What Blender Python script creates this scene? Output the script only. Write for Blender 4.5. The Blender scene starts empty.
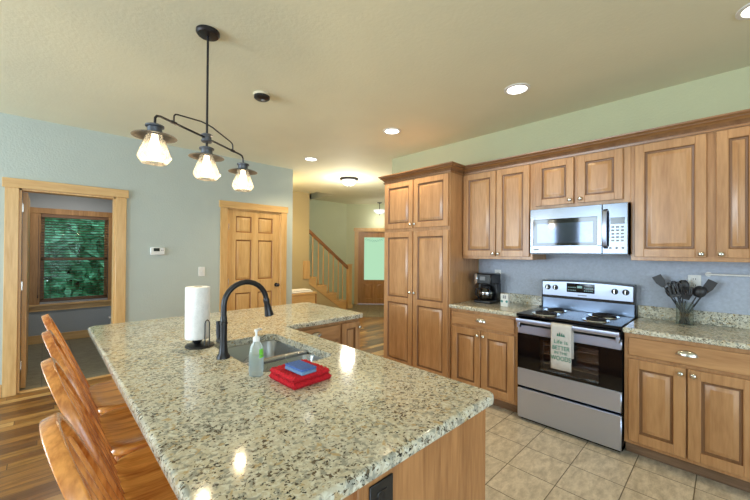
import bpy, bmesh, math, random
from mathutils import Vector, Matrix
PI = math.pi
random.seed(7)
SC = bpy.context.scene
COL = SC.collection

# ------------------------------------------------------------------ camera
FPX, YAW, PITCH, ROLL, HC = 342.0, 44.1, 0.38, 0.42, 1.431
cam = bpy.data.cameras.new('camera')
cam.sensor_width = 36.0
cam.lens = 36.0 * FPX / 750.0
cam.clip_start = 0.02
cam_ob = bpy.data.objects.new('camera', cam)
COL.objects.link(cam_ob)
_a, _b, _r = math.radians(YAW), math.radians(PITCH), math.radians(ROLL)
_F = Vector((math.sin(_a) * math.cos(_b), math.cos(_a) * math.cos(_b), math.sin(_b)))
_R = Vector((math.cos(_a), -math.sin(_a), 0))
_U = _R.cross(_F)
_R2 = _R * math.cos(_r) + _U * math.sin(_r)
_U2 = _U * math.cos(_r) - _R * math.sin(_r)
cam_ob.matrix_world = Matrix(((_R2.x, _U2.x, -_F.x, 0), (_R2.y, _U2.y, -_F.y, 0), (_R2.z, _U2.z, -_F.z, HC), (0, 0, 0, 1)))
SC.camera = cam_ob

# ------------------------------------------------------------------ light
VS = SC.view_settings
SC.display_settings.display_device = 'sRGB'
VS.view_transform = 'Standard'
VS.look = 'None'
VS.gamma = 1.0
VS.exposure = 0.33
VS.use_curve_mapping = False
DAY = (0.70, 0.86, 1.0)
WARM = (1.0, 0.80, 0.52)
world = bpy.data.worlds.new('sky')
SC.world = world
world.use_nodes = True
bg = world.node_tree.nodes['Background']
bg.inputs[0].default_value = (0.72, 0.86, 1.0, 1)
bg.inputs[1].default_value = 1.2
try:
    SC.cycles.use_denoising = True
    SC.cycles.max_bounces = 8
    SC.cycles.diffuse_bounces = 5
    SC.cycles.sample_clamp_indirect = 4.0
    SC.cycles.caustics_reflective = False
    SC.cycles.caustics_refractive = False
except Exception:
    pass


def area(name, loc, direction, sx, sy, power, color):
    l = bpy.data.lights.new(name, 'AREA')
    l.shape = 'RECTANGLE'
    l.size, l.size_y = sx, sy
    l.energy = power
    l.color = color
    o = bpy.data.objects.new(name, l)
    o.location = loc
    d = Vector(direction)
    x = d.cross(Vector((0, 0, 1)))
    o.rotation_euler = Matrix((x, Vector((0, 0, 1)), -d)).transposed().to_euler()
    COL.objects.link(o)
    return o


WEST_X, SOUTH_Y = -4.5, -4.0
H = 2.755
WEST_WIN = [(-3.4, -2.0), (1.7, 2.95), (3.45, 4.6)]
WEST_POW = [14, 105, 105]
SOUTH_WIN = [(-3.8, -1.6), (-0.9, 1.3)]
for (y0, y1), pw in zip(WEST_WIN, WEST_POW):
    area('window_daylight', (WEST_X + 0.03, (y0 + y1) / 2, 1.41), (1, 0, 0), y1 - y0 - .12, 2.28, pw * (y1 - y0), DAY)
for x0, x1 in SOUTH_WIN:
    area('window_daylight', ((x0 + x1) / 2, SOUTH_Y + 0.03, 1.41), (0, 1, 0), x1 - x0 - .12, 2.28, 34 * (x1 - x0), DAY)


# ------------------------------------------------------------------ materials
def new_mat(name):
    m = bpy.data.materials.new(name)
    m.use_nodes = True
    nt = m.node_tree
    b = nt.nodes['Principled BSDF']
    return m, nt, b


def lin(c):
    return tuple(((v / 255.0) / 12.92 if v / 255.0 <= 0.04045 else ((v / 255.0 + 0.055) / 1.055) ** 2.4) for v in c)


def rgba(c):
    c = lin(c)
    return (c[0], c[1], c[2], 1)


def plain(name, c, rough=0.5, metal=0.0, var=0.06, scale=30, bump=0.0, bscale=60, coat=0.0, spec=0.5):
    m, nt, b = new_mat(name)
    tc = nt.nodes.new('ShaderNodeTexCoord')
    nz = nt.nodes.new('ShaderNodeTexNoise')
    nz.inputs['Scale'].default_value = scale
    nz.inputs['Detail'].default_value = 3
    nt.links.new(tc.outputs['Object'], nz.inputs['Vector'])
    rp = nt.nodes.new('ShaderNodeValToRGB')
    l = lin(c)
    rp.color_ramp.elements[0].position = .3
    rp.color_ramp.elements[1].position = .7
    rp.color_ramp.elements[0].color = tuple(v * (1 - var) for v in l) + (1,)
    rp.color_ramp.elements[1].color = tuple(min(1, v * (1 + var)) for v in l) + (1,)
    nt.links.new(nz.outputs['Fac'], rp.inputs['Fac'])
    nt.links.new(rp.outputs['Color'], b.inputs['Base Color'])
    b.inputs['Roughness'].default_value = rough
    b.inputs['Metallic'].default_value = metal
    b.inputs['Specular IOR Level'].default_value = spec
    if coat:
        b.inputs['Coat Weight'].default_value = coat
        b.inputs['Coat Roughness'].default_value = .15
    if bump:
        n2 = nt.nodes.new('ShaderNodeTexNoise')
        n2.inputs['Scale'].default_value = bscale
        n2.inputs['Detail'].default_value = 4
        nt.links.new(tc.outputs['Object'], n2.inputs['Vector'])
        bp = nt.nodes.new('ShaderNodeBump')
        bp.inputs['Strength'].default_value = bump
        bp.inputs['Distance'].default_value = .01
        nt.links.new(n2.outputs['Fac'], bp.inputs['Height'])
        nt.links.new(bp.outputs['Normal'], b.inputs['Normal'])
    return m


def wood(name, dark, light, axis='Z', rough=.35, scale=9.0, coat=.3, stretch=14.0, knots=0.0):
    m, nt, b = new_mat(name)
    N, L = nt.nodes, nt.links
    tc = N.new('ShaderNodeTexCoord')
    mp = N.new('ShaderNodeMapping')
    s = [scale] * 3
    s['XYZ'.index(axis)] = scale / stretch
    mp.inputs['Scale'].default_value = s
    L.new(tc.outputs['Object'], mp.inputs['Vector'])
    oi = N.new('ShaderNodeObjectInfo')
    ml = N.new('ShaderNodeVectorMath')
    ml.operation = 'ADD'
    cb = N.new('ShaderNodeCombineXYZ')
    mu = N.new('ShaderNodeMath')
    mu.operation = 'MULTIPLY'
    mu.inputs[1].default_value = 37.0
    L.new(oi.outputs['Random'], mu.inputs[0])
    for i in range(3):
        L.new(mu.outputs[0], cb.inputs[i])
    L.new(mp.outputs[0], ml.inputs[0])
    L.new(cb.outputs[0], ml.inputs[1])
    n1 = N.new('ShaderNodeTexNoise')
    n1.inputs['Scale'].default_value = 1.6
    n1.inputs['Detail'].default_value = 5
    n1.inputs['Distortion'].default_value = .6
    L.new(ml.outputs[0], n1.inputs['Vector'])
    n2 = N.new('ShaderNodeTexNoise')
    n2.inputs['Scale'].default_value = 9
    n2.inputs['Detail'].default_value = 3
    L.new(ml.outputs[0], n2.inputs['Vector'])
    mx = N.new('ShaderNodeMath')
    mx.operation = 'MULTIPLY_ADD'
    mx.inputs[1].default_value = .4
    L.new(n2.outputs['Fac'], mx.inputs[0])
    m6 = N.new('ShaderNodeMath')
    m6.operation = 'MULTIPLY'
    m6.inputs[1].default_value = .6
    L.new(n1.outputs['Fac'], m6.inputs[0])
    L.new(m6.outputs[0], mx.inputs[2])
    rp = N.new('ShaderNodeValToRGB')
    rp.color_ramp.elements[0].position = .36
    rp.color_ramp.elements[1].position = .62
    rp.color_ramp.elements[0].color = rgba(dark)
    rp.color_ramp.elements[1].color = rgba(light)
    L.new(mx.outputs[0], rp.inputs['Fac'])
    L.new(rp.outputs['Color'], b.inputs['Base Color'])
    b.inputs['Roughness'].default_value = rough
    b.inputs['Coat Weight'].default_value = coat
    b.inputs['Coat Roughness'].default_value = .25
    return m


def granite(name):
    m, nt, b = new_mat(name)
    N, L = nt.nodes, nt.links
    tc = N.new('ShaderNodeTexCoord')
    geo = N.new('ShaderNodeNewGeometry')

    def noise(scale, det=4, dist=0.0, off=0):
        n = N.new('ShaderNodeTexNoise')
        n.inputs['Scale'].default_value = scale
        n.inputs['Detail'].default_value = det
        n.inputs['Distortion'].default_value = dist
        mp = N.new('ShaderNodeMapping')
        mp.inputs['Location'].default_value = (off, off * .7, off * .3)
        L.new(geo.outputs['Position'], mp.inputs['Vector'])
        L.new(mp.outputs[0], n.inputs['Vector'])
        return n.outputs['Fac']

    def vary(fac, low, amt):
        n = N.new('ShaderNodeMath')
        n.operation = 'MULTIPLY_ADD'
        L.new(low, n.inputs[0])
        n.inputs[1].default_value = amt
        L.new(fac, n.inputs[2])
        m_ = N.new('ShaderNodeMath')
        m_.operation = 'SUBTRACT'
        L.new(n.outputs[0], m_.inputs[0])
        m_.inputs[1].default_value = amt * .5
        return m_.outputs[0]

    def ramp(fac, p0, p1, c0, c1):
        r = N.new('ShaderNodeValToRGB')
        r.color_ramp.elements[0].position = p0
        r.color_ramp.elements[1].position = p1
        r.color_ramp.elements[0].color = c0
        r.color_ramp.elements[1].color = c1
        L.new(fac, r.inputs['Fac'])
        return r.outputs['Color']

    def mix(fac, a, c):
        x = N.new('ShaderNodeMix')
        x.data_type = 'RGBA'
        L.new(fac, x.inputs[0])
        if isinstance(a, tuple):
            x.inputs[6].default_value = a
        else:
            L.new(a, x.inputs[6])
        if isinstance(c, tuple):
            x.inputs[7].default_value = c
        else:
            L.new(c, x.inputs[7])
        return x.outputs[2]
    W, K = (1, 1, 1, 1), (0, 0, 0, 1)
    base = ramp(noise(5, 3), .38, .62, rgba(GR_A), rgba(GR_B))
    base = mix(ramp(noise(70, 4, .3, 3), .50, .58, K, W), base, rgba(GR_WHITE))
    base = mix(ramp(vary(noise(55, 4, .4, 9), noise(7, 3, .5, 61), .25), .52, .61, K, W), base, rgba(GR_GREY))
    base = mix(ramp(noise(40, 4, .5, 17), .60, .67, K, W), base, rgba(GR_GOLD))
    base = mix(ramp(vary(noise(95, 3, .6, 23), noise(13, 3, .5, 41), .3), .59, .65, K, W), base, rgba(GR_BROWN))
    base = mix(ramp(vary(noise(110, 3, .4, 31), noise(10, 3, .5, 53), .3), .625, .665, K, W), base, rgba((34, 33, 32)))
    L.new(base, b.inputs['Base Color'])
    b.inputs['Roughness'].default_value = .10
    b.inputs['Specular IOR Level'].default_value = .36
    return m


GR_A, GR_B = (204, 195, 168), (204, 200, 184)
GR_WHITE, GR_GREY, GR_GOLD, GR_BROWN = (220, 218, 203), (160, 160, 148), (190, 168, 128), (98, 86, 70)


def metal(name, c, rough=.25, aniso=None, brushed=0.0):
    m, nt, b = new_mat(name)
    N, L = nt.nodes, nt.links
    if brushed:
        b.inputs['Anisotropic'].default_value = brushed
        tv = N.new('ShaderNodeCombineXYZ')
        tv.inputs[1].default_value = 1.0
        L.new(tv.outputs[0], b.inputs['Tangent'])
    b.inputs['Base Color'].default_value = rgba(c)
    b.inputs['Metallic'].default_value = 1
    b.inputs['Roughness'].default_value = rough
    tc = N.new('ShaderNodeTexCoord')
    mp = N.new('ShaderNodeMapping')
    mp.inputs['Scale'].default_value = aniso or (40, 40, 40)
    L.new(tc.outputs['Object'], mp.inputs['Vector'])
    nz = N.new('ShaderNodeTexNoise')
    nz.inputs['Scale'].default_value = .15
    L.new(mp.outputs[0], nz.inputs['Vector'])
    mr = N.new('ShaderNodeMapRange')
    mr.inputs['To Min'].default_value = rough * .8
    mr.inputs['To Max'].default_value = rough * 1.2
    L.new(nz.outputs['Fac'], mr.inputs['Value'])
    L.new(mr.outputs[0], b.inputs['Roughness'])
    return m


def emit(name, c, strength):
    m = bpy.data.materials.new(name)
    m.use_nodes = True
    nt = m.node_tree
    nt.nodes.clear()
    o = nt.nodes.new('ShaderNodeOutputMaterial')
    e = nt.nodes.new('ShaderNodeEmission')
    e.inputs[0].default_value = tuple(c) + (1,)
    e.inputs[1].default_value = strength
    nt.links.new(e.outputs[0], o.inputs[0])
    return m


def clear_glass(name, tint=(1, 1, 1), gloss=.12, rough=.03, diffuse=0.0, milk=(1, 1, 1), ior=1.45):
    m = bpy.data.materials.new(name)
    m.use_nodes = True
    nt = m.node_tree
    N, L = nt.nodes, nt.links
    N.clear()
    o = N.new('ShaderNodeOutputMaterial')
    t = N.new('ShaderNodeBsdfTransparent')
    t.inputs[0].default_value = tuple(tint) + (1,)
    g = N.new('ShaderNodeBsdfGlossy')
    g.inputs['Roughness'].default_value = rough
    fr = N.new('ShaderNodeFresnel')
    fr.inputs['IOR'].default_value = ior
    ad = N.new('ShaderNodeMath')
    ad.operation = 'ADD'
    ad.use_clamp = True
    ad.inputs[1].default_value = gloss
    L.new(fr.outputs[0], ad.inputs[0])
    mx = N.new('ShaderNodeMixShader')
    L.new(ad.outputs[0], mx.inputs[0])
    L.new(t.outputs[0], mx.inputs[1])
    L.new(g.outputs[0], mx.inputs[2])
    out = mx
    if diffuse:
        d = N.new('ShaderNodeBsdfTranslucent')
        d.inputs[0].default_value = tuple(milk) + (1,)
        m2 = N.new('ShaderNodeMixShader')
        m2.inputs[0].default_value = diffuse
        L.new(mx.outputs[0], m2.inputs[1])
        L.new(d.outputs[0], m2.inputs[2])
        out = m2
    L.new(out.outputs[0], o.inputs[0])
    return m


def wood_floor(name):
    m, nt, b = new_mat(name)
    N, L = nt.nodes, nt.links
    geo = N.new('ShaderNodeNewGeometry')
    sp = N.new('ShaderNodeSeparateXYZ')
    L.new(geo.outputs['Position'], sp.inputs[0])

    def math_(op, a, c=None, d=None):
        n = N.new('ShaderNodeMath')
        n.operation = op
        for i, v in enumerate((a, c, d)):
            if v is None:
                continue
            if isinstance(v, (int, float)):
                n.inputs[i].default_value = v
            else:
                L.new(v, n.inputs[i])
        return n.outputs[0]
    PW, PL = .088, 1.15
    yy = math_('DIVIDE', sp.outputs['Y'], PW)
    row = math_('FLOOR', yy)
    wn = N.new('ShaderNodeTexWhiteNoise')
    wn.noise_dimensions = '1D'
    L.new(row, wn.inputs['W'])
    xx = math_('MULTIPLY_ADD', wn.outputs['Value'], 7.0, math_('DIVIDE', sp.outputs['X'], PL))
    colm = math_('FLOOR', xx)
    cb = N.new('ShaderNodeCombineXYZ')
    L.new(row, cb.inputs[0])
    L.new(colm, cb.inputs[1])
    w2 = N.new('ShaderNodeTexWhiteNoise')
    w2.noise_dimensions = '3D'
    L.new(cb.outputs[0], w2.inputs['Vector'])
    rp = N.new('ShaderNodeValToRGB')
    cr = rp.color_ramp
    cr.interpolation = 'CONSTANT'
    cols = [(140, 96, 42), (168, 122, 62), (104, 66, 26), (150, 106, 48), (194, 152, 92), (118, 76, 30), (146, 100, 44)]
    for i, c in enumerate(cols):
        if i < 2:
            e = cr.elements[i]
            e.position = i / len(cols)
        else:
            e = cr.elements.new(i / len(cols))
        e.color = rgba(c)
    L.new(w2.outputs['Value'], rp.inputs['Fac'])
    mp = N.new('ShaderNodeMapping')
    mp.inputs['Scale'].default_value = (1.6, 22, 1)
    L.new(geo.outputs['Position'], mp.inputs['Vector'])
    av = N.new('ShaderNodeVectorMath')
    av.operation = 'MULTIPLY_ADD'
    L.new(w2.outputs['Color'], av.inputs[0])
    av.inputs[1].default_value = (30, 30, 30)
    L.new(mp.outputs[0], av.inputs[2])
    nz = N.new('ShaderNodeTexNoise')
    nz.inputs['Scale'].default_value = 1.8
    nz.inputs['Detail'].default_value = 6
    nz.inputs['Distortion'].default_value = .8
    L.new(av.outputs[0], nz.inputs['Vector'])
    r2 = N.new('ShaderNodeValToRGB')
    r2.color_ramp.elements[0].position = .32
    r2.color_ramp.elements[1].position = .6
    r2.color_ramp.elements[0].color = (.50, .46, .42, 1)
    r2.color_ramp.elements[1].color = (1.06, 1.06, 1.04, 1)
    L.new(nz.outputs['Fac'], r2.inputs['Fac'])
    mx = N.new('ShaderNodeMix')
    mx.data_type = 'RGBA'
    mx.blend_type = 'MULTIPLY'
    mx.inputs[0].default_value = .9
    L.new(rp.outputs['Color'], mx.inputs[6])
    L.new(r2.outputs['Color'], mx.inputs[7])
    fy = math_('FRACT', yy)
    fx = math_('FRACT', xx)
    g1 = math_('LESS_THAN', fy, .03)
    g2 = math_('LESS_THAN', fx, .004)
    gg = math_('MAXIMUM', g1, g2)
    m2 = N.new('ShaderNodeMix')
    m2.data_type = 'RGBA'
    L.new(gg, m2.inputs[0])
    L.new(mx.outputs[2], m2.inputs[6])
    m2.inputs[7].default_value = rgba((70, 46, 24))
    L.new(m2.outputs[2], b.inputs['Base Color'])
    b.inputs['Roughness'].default_value = .3
    return m


def tile_floor(name, c1, c2, grout, size=.3, ox=0.0, oy=0.0, rough=.4, rot=0.0, gw=.008):
    m, nt, b = new_mat(name)
    N, L = nt.nodes, nt.links
    geo = N.new('ShaderNodeNewGeometry')
    mp = N.new('ShaderNodeMapping')
    mp.inputs['Location'].default_value = (-ox, -oy, 0)
    mp.inputs['Rotation'].default_value = (0, 0, rot)
    L.new(geo.outputs['Position'], mp.inputs['Vector'])
    br = N.new('ShaderNodeTexBrick')
    br.offset = 0.0
    br.inputs['Scale'].default_value = 1.0
    br.inputs['Brick Width'].default_value = size
    br.inputs['Row Height'].default_value = size
    br.inputs['Mortar Size'].default_value = gw / 2
    br.inputs['Mortar Smooth'].default_value = .1
    br.inputs['Color1'].default_value = (0, 0, 0, 1)
    br.inputs['Color2'].default_value = (1, 1, 1, 1)
    L.new(mp.outputs[0], br.inputs['Vector'])
    mv = N.new('ShaderNodeMapping')
    mv.inputs['Scale'].default_value = (5.0, 11.0, 5)
    L.new(geo.outputs['Position'], mv.inputs['Vector'])
    va = N.new('ShaderNodeVectorMath')
    va.operation = 'MULTIPLY_ADD'
    L.new(br.outputs['Color'], va.inputs[0])
    va.inputs[1].default_value = (9, 9, 9)
    L.new(mv.outputs[0], va.inputs[2])
    nz = N.new('ShaderNodeTexNoise')
    nz.inputs['Scale'].default_value = 2.2
    nz.inputs['Detail'].default_value = 8
    nz.inputs['Roughness'].default_value = .72
    nz.inputs['Distortion'].default_value = .2
    L.new(va.outputs[0], nz.inputs['Vector'])
    rp = N.new('ShaderNodeValToRGB')
    rp.color_ramp.elements[0].position = .36
    rp.color_ramp.elements[1].position = .62
    rp.color_ramp.elements[0].color = rgba(c1)
    rp.color_ramp.elements[1].color = rgba(c2)
    L.new(nz.outputs['Fac'], rp.inputs['Fac'])
    mx = N.new('ShaderNodeMix')
    mx.data_type = 'RGBA'
    L.new(br.outputs['Fac'], mx.inputs[0])
    L.new(rp.outputs['Color'], mx.inputs[6])
    mx.inputs[7].default_value = rgba(grout)
    L.new(mx.outputs[2], b.inputs['Base Color'])
    b.inputs['Roughness'].default_value = rough
    bp = N.new('ShaderNodeBump')
    bp.inputs['Strength'].default_value = .4
    bp.inputs['Distance'].default_value = .004
    bp.invert = True
    L.new(br.outputs['Fac'], bp.inputs['Height'])
    L.new(bp.outputs['Normal'], b.inputs['Normal'])
    return m


M = {}
M['wall'] = plain('sage_wall_paint', (181, 190, 183), .6, var=.02, scale=3, bump=.22, bscale=55)
M['ceiling'] = plain('ceiling_paint', (228, 226, 200), .75, var=.02, scale=3, bump=.14, bscale=45)
M['wallsoffit'] = plain('lamplight_tinted_sage_paint', (190, 190, 152), .6, var=.02, scale=3, bump=.22, bscale=55)  # same sage wall paint with warm lamplight mixed into the colour
M['wallgreen'] = plain('soft_green_wall_paint', (198, 206, 176), .6, var=.02, scale=3, bump=.22, bscale=55)
M['walltan'] = plain('lamp_glow_tinted_wall_paint', (186, 168, 124), .6, var=.02, scale=3, bump=.22, bscale=55)  # tan tone holds the warm lamp glow, put into the paint colour
M['bathwall'] = plain('blue_grey_paint', (160, 166, 172), .6, var=.03, scale=4, bump=.1)
M['splash'] = plain('daylight_tinted_sponged_paint', (172, 180, 194), .55, var=.08, scale=55, bump=.5, bscale=50)  # bluish daylight cast put into the colour; sponge mottling is the wall's own
M['outside'] = plain('exterior_plaster', (150, 150, 145), .8)
M['wood_floor'] = wood_floor('mixed_plank_flooring')
M['tile'] = tile_floor('beige_floor_tile', (182, 171, 152), (226, 215, 196), (112, 102, 84), .3, 2.573, .14, gw=.006)
M['entry_tile'] = tile_floor('slate_entry_tile', (104, 92, 70), (142, 128, 98), (80, 70, 54), .3, rot=PI / 4)
M['bath_tile'] = tile_floor('slate_bathroom_tile', (112, 108, 92), (146, 140, 118), (100, 96, 82), .3)
M['cab'] = wood('honey_maple', (166, 120, 78), (194, 148, 102), 'Z', .34, 7, .35, 9)
M['cabh'] = wood('honey_maple_cross', (166, 120, 78), (194, 148, 102), 'Y', .34, 7, .35, 9)
M['cabx'] = wood('honey_maple_long', (166, 120, 78), (194, 148, 102), 'X', .34, 7, .35, 9)
M['glaze'] = wood('cabinet_glaze', (112, 76, 46), (136, 96, 62), 'Z', .4, 7)
M['crown'] = wood('crown_maple', (124, 84, 48), (158, 112, 68), 'Y', .34, 7, .35, 9)
M['panel'] = wood('oak_end_panel', (146, 96, 54), (186, 132, 82), 'Z', .4, 10, .2, 12)
M['toe'] = wood('dull_toe_board', (112, 86, 64), (140, 112, 88), 'Y', .5, 8, .1, 9)
M['pine'] = wood('pine_trim', (196, 152, 92), (218, 180, 122), 'Z', .4, 8, .2, 12)
M['pineh'] = wood('pine_trim_cross', (196, 152, 92), (218, 180, 122), 'X', .4, 8, .2, 12)
M['pinegroove'] = plain('pine_groove', (150, 104, 54), .5)
M['entry_door'] = wood('stained_entry_door', (160, 112, 62), (186, 138, 84), 'Z', .4, 8, .2, 12)
M['winwood'] = wood('window_wood', (150, 108, 62), (182, 138, 86), 'Z', .45, 8, .1, 12)
M['winrail'] = wood('dark_rail_wood', (128, 82, 44), (156, 106, 62), 'X', .4, 8, .2, 12)
M['blind'] = wood('blind_wood', (96, 66, 42), (128, 92, 60), 'X', .45, 8, .1, 12)
M['stool'] = wood('orange_oak', (166, 88, 32), (234, 158, 80), 'Z', .22, 10, .6, 10)
M['stoolx'] = wood('orange_oak_seat', (178, 104, 38), (240, 166, 80), 'X', .18, 10, .6, 10)
M['granite'] = granite('speckled_granite')
M['steel'] = metal('brushed_steel', (208, 218, 244), .44, (2, 2, 200), .9)  # blue of the reflected windows is mixed into the base colour
M['mwsteel'] = metal('microwave_steel', (104, 109, 117), .22, (2, 2, 200))
M['guardsteel'] = metal('dark_range_steel', (128, 142, 164), .3, (2, 2, 200), .5)
M['sinksteel'] = metal('sink_steel', (172, 174, 178), .28, (40, 40, 40))
M['nickel'] = metal('satin_nickel', (208, 206, 198), .22)
M['chrome'] = metal('chrome', (225, 228, 232), .08)
M['bronze'] = plain('oil_rubbed_bronze', (50, 49, 51), .32, .6, spec=.6)
M['darkmetal'] = plain('dark_bronze_metal', (58, 56, 58), .35, .7)
M['shade_metal'] = plain('grey_bronze_metal', (92, 96, 104), .4, .7)
M['shade_inner'] = plain('shade_inner_bronze', (84, 80, 76), .5, .5)
M['black'] = plain('black_enamel', (15, 15, 17), .22, spec=.3)
M['blackplastic'] = plain('black_plastic', (24, 24, 26), .3)
M['charcoal'] = plain('charcoal_nylon', (44, 44, 46), .45)
M['blackglass'] = plain('black_glass', (10, 11, 14), .05, spec=.5)
M['mwglass'] = plain('microwave_glass', (70, 76, 88), .06, .9, spec=.4)
M['whiteplastic'] = plain('white_plastic', (226, 226, 222), .4)
M['greyplastic'] = plain('grey_plastic', (130, 132, 136), .4)
M['screen'] = plain('dark_screen', (38, 46, 44), .15)
M['paper'] = plain('paper_towel', (240, 240, 240), .9, bump=.3, bscale=120)
M['redcloth'] = plain('red_terry', (205, 20, 38), .95, var=.2, scale=120, bump=.8, bscale=220)
M['sponge'] = plain('blue_sponge', (72, 104, 172), .9, var=.15, scale=120, bump=.5, bscale=150)
M['sponge_side'] = plain('sponge_edge', (110, 140, 176), .9, var=.1, scale=120)
M['towel'] = plain('cream_cotton', (206, 202, 198), .9, var=.04, bump=.3, bscale=200)
M['print'] = plain('teal_print', (66, 140, 122), .8)
M['white'] = plain('white_ceramic', (215, 218, 222), .2)
M['throw'] = plain('white_throw', (232, 230, 224), .9)
M['beige'] = plain('beige_plastic', (206, 196, 168), .5)
M['teal'] = plain('teal_print_spots', (70, 140, 140), .6)
M['lime'] = plain('lime_label', (120, 210, 70), .4)
M['labelw'] = clear_glass('pale_label_film', (.95, .98, 1), .05, .2, .6, (.88, .95, .98))
M['soap'] = clear_glass('soap_bottle_plastic', (.93, .98, 1), .08, .1, .55, (.86, .95, 1))
M['glass'] = clear_glass('window_glass', (.96, 1, .98), .02)
M['bathglass'] = clear_glass('coated_window_glass', (.97, 1, .98), 0.0, .02, ior=1.16)
M['tumbler'] = clear_glass('tumbler_glass', (.93, .96, .96), .06)
M['carafe'] = clear_glass('carafe_glass', (.35, .35, .36), .1)
M['ovenglass'] = clear_glass('oven_glass', (.9, .92, .95), .03)
M['shade_glass'] = clear_glass('pendant_glass', (1, .98, .94), .03, .12, .045, (1, .95, .85))
M['bulb'] = emit('bulb_glow', (1, .86, .62), 6)
M['lamp_white'] = emit('downlight_glow', (1, .96, .86), 6)
M['bowl'] = emit('bowl_glow', (1, .97, .9), 1.6)
M['bowl2'] = emit('bowl_glow_soft', (1, .97, .92), .95)
M['frost'] = emit('frosted_daylight', (.46, .76, .50), .80)
M['frost_mark'] = emit('etched_daylight', (.34, .62, .44), .62)
M['leaf'] = plain('leaf_green', (110, 190, 120), .5, var=.45, scale=4)
M['leaf2'] = plain('leaf_blue_green', (120, 196, 156), .5, var=.45, scale=4)
M['bark'] = plain('bark', (70, 58, 46), .9)
M['grass'] = plain('grass', (80, 110, 60), .9)
M['rack'] = metal('oven_rack', (190, 190, 195), .25)
M['coil'] = plain('burner_coil', (46, 44, 46), .45, .4)
M['ovenin'] = plain('oven_cavity', (120, 122, 132), .4)
M['teal_led'] = plain('display_marks', (150, 190, 190), .5)


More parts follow.
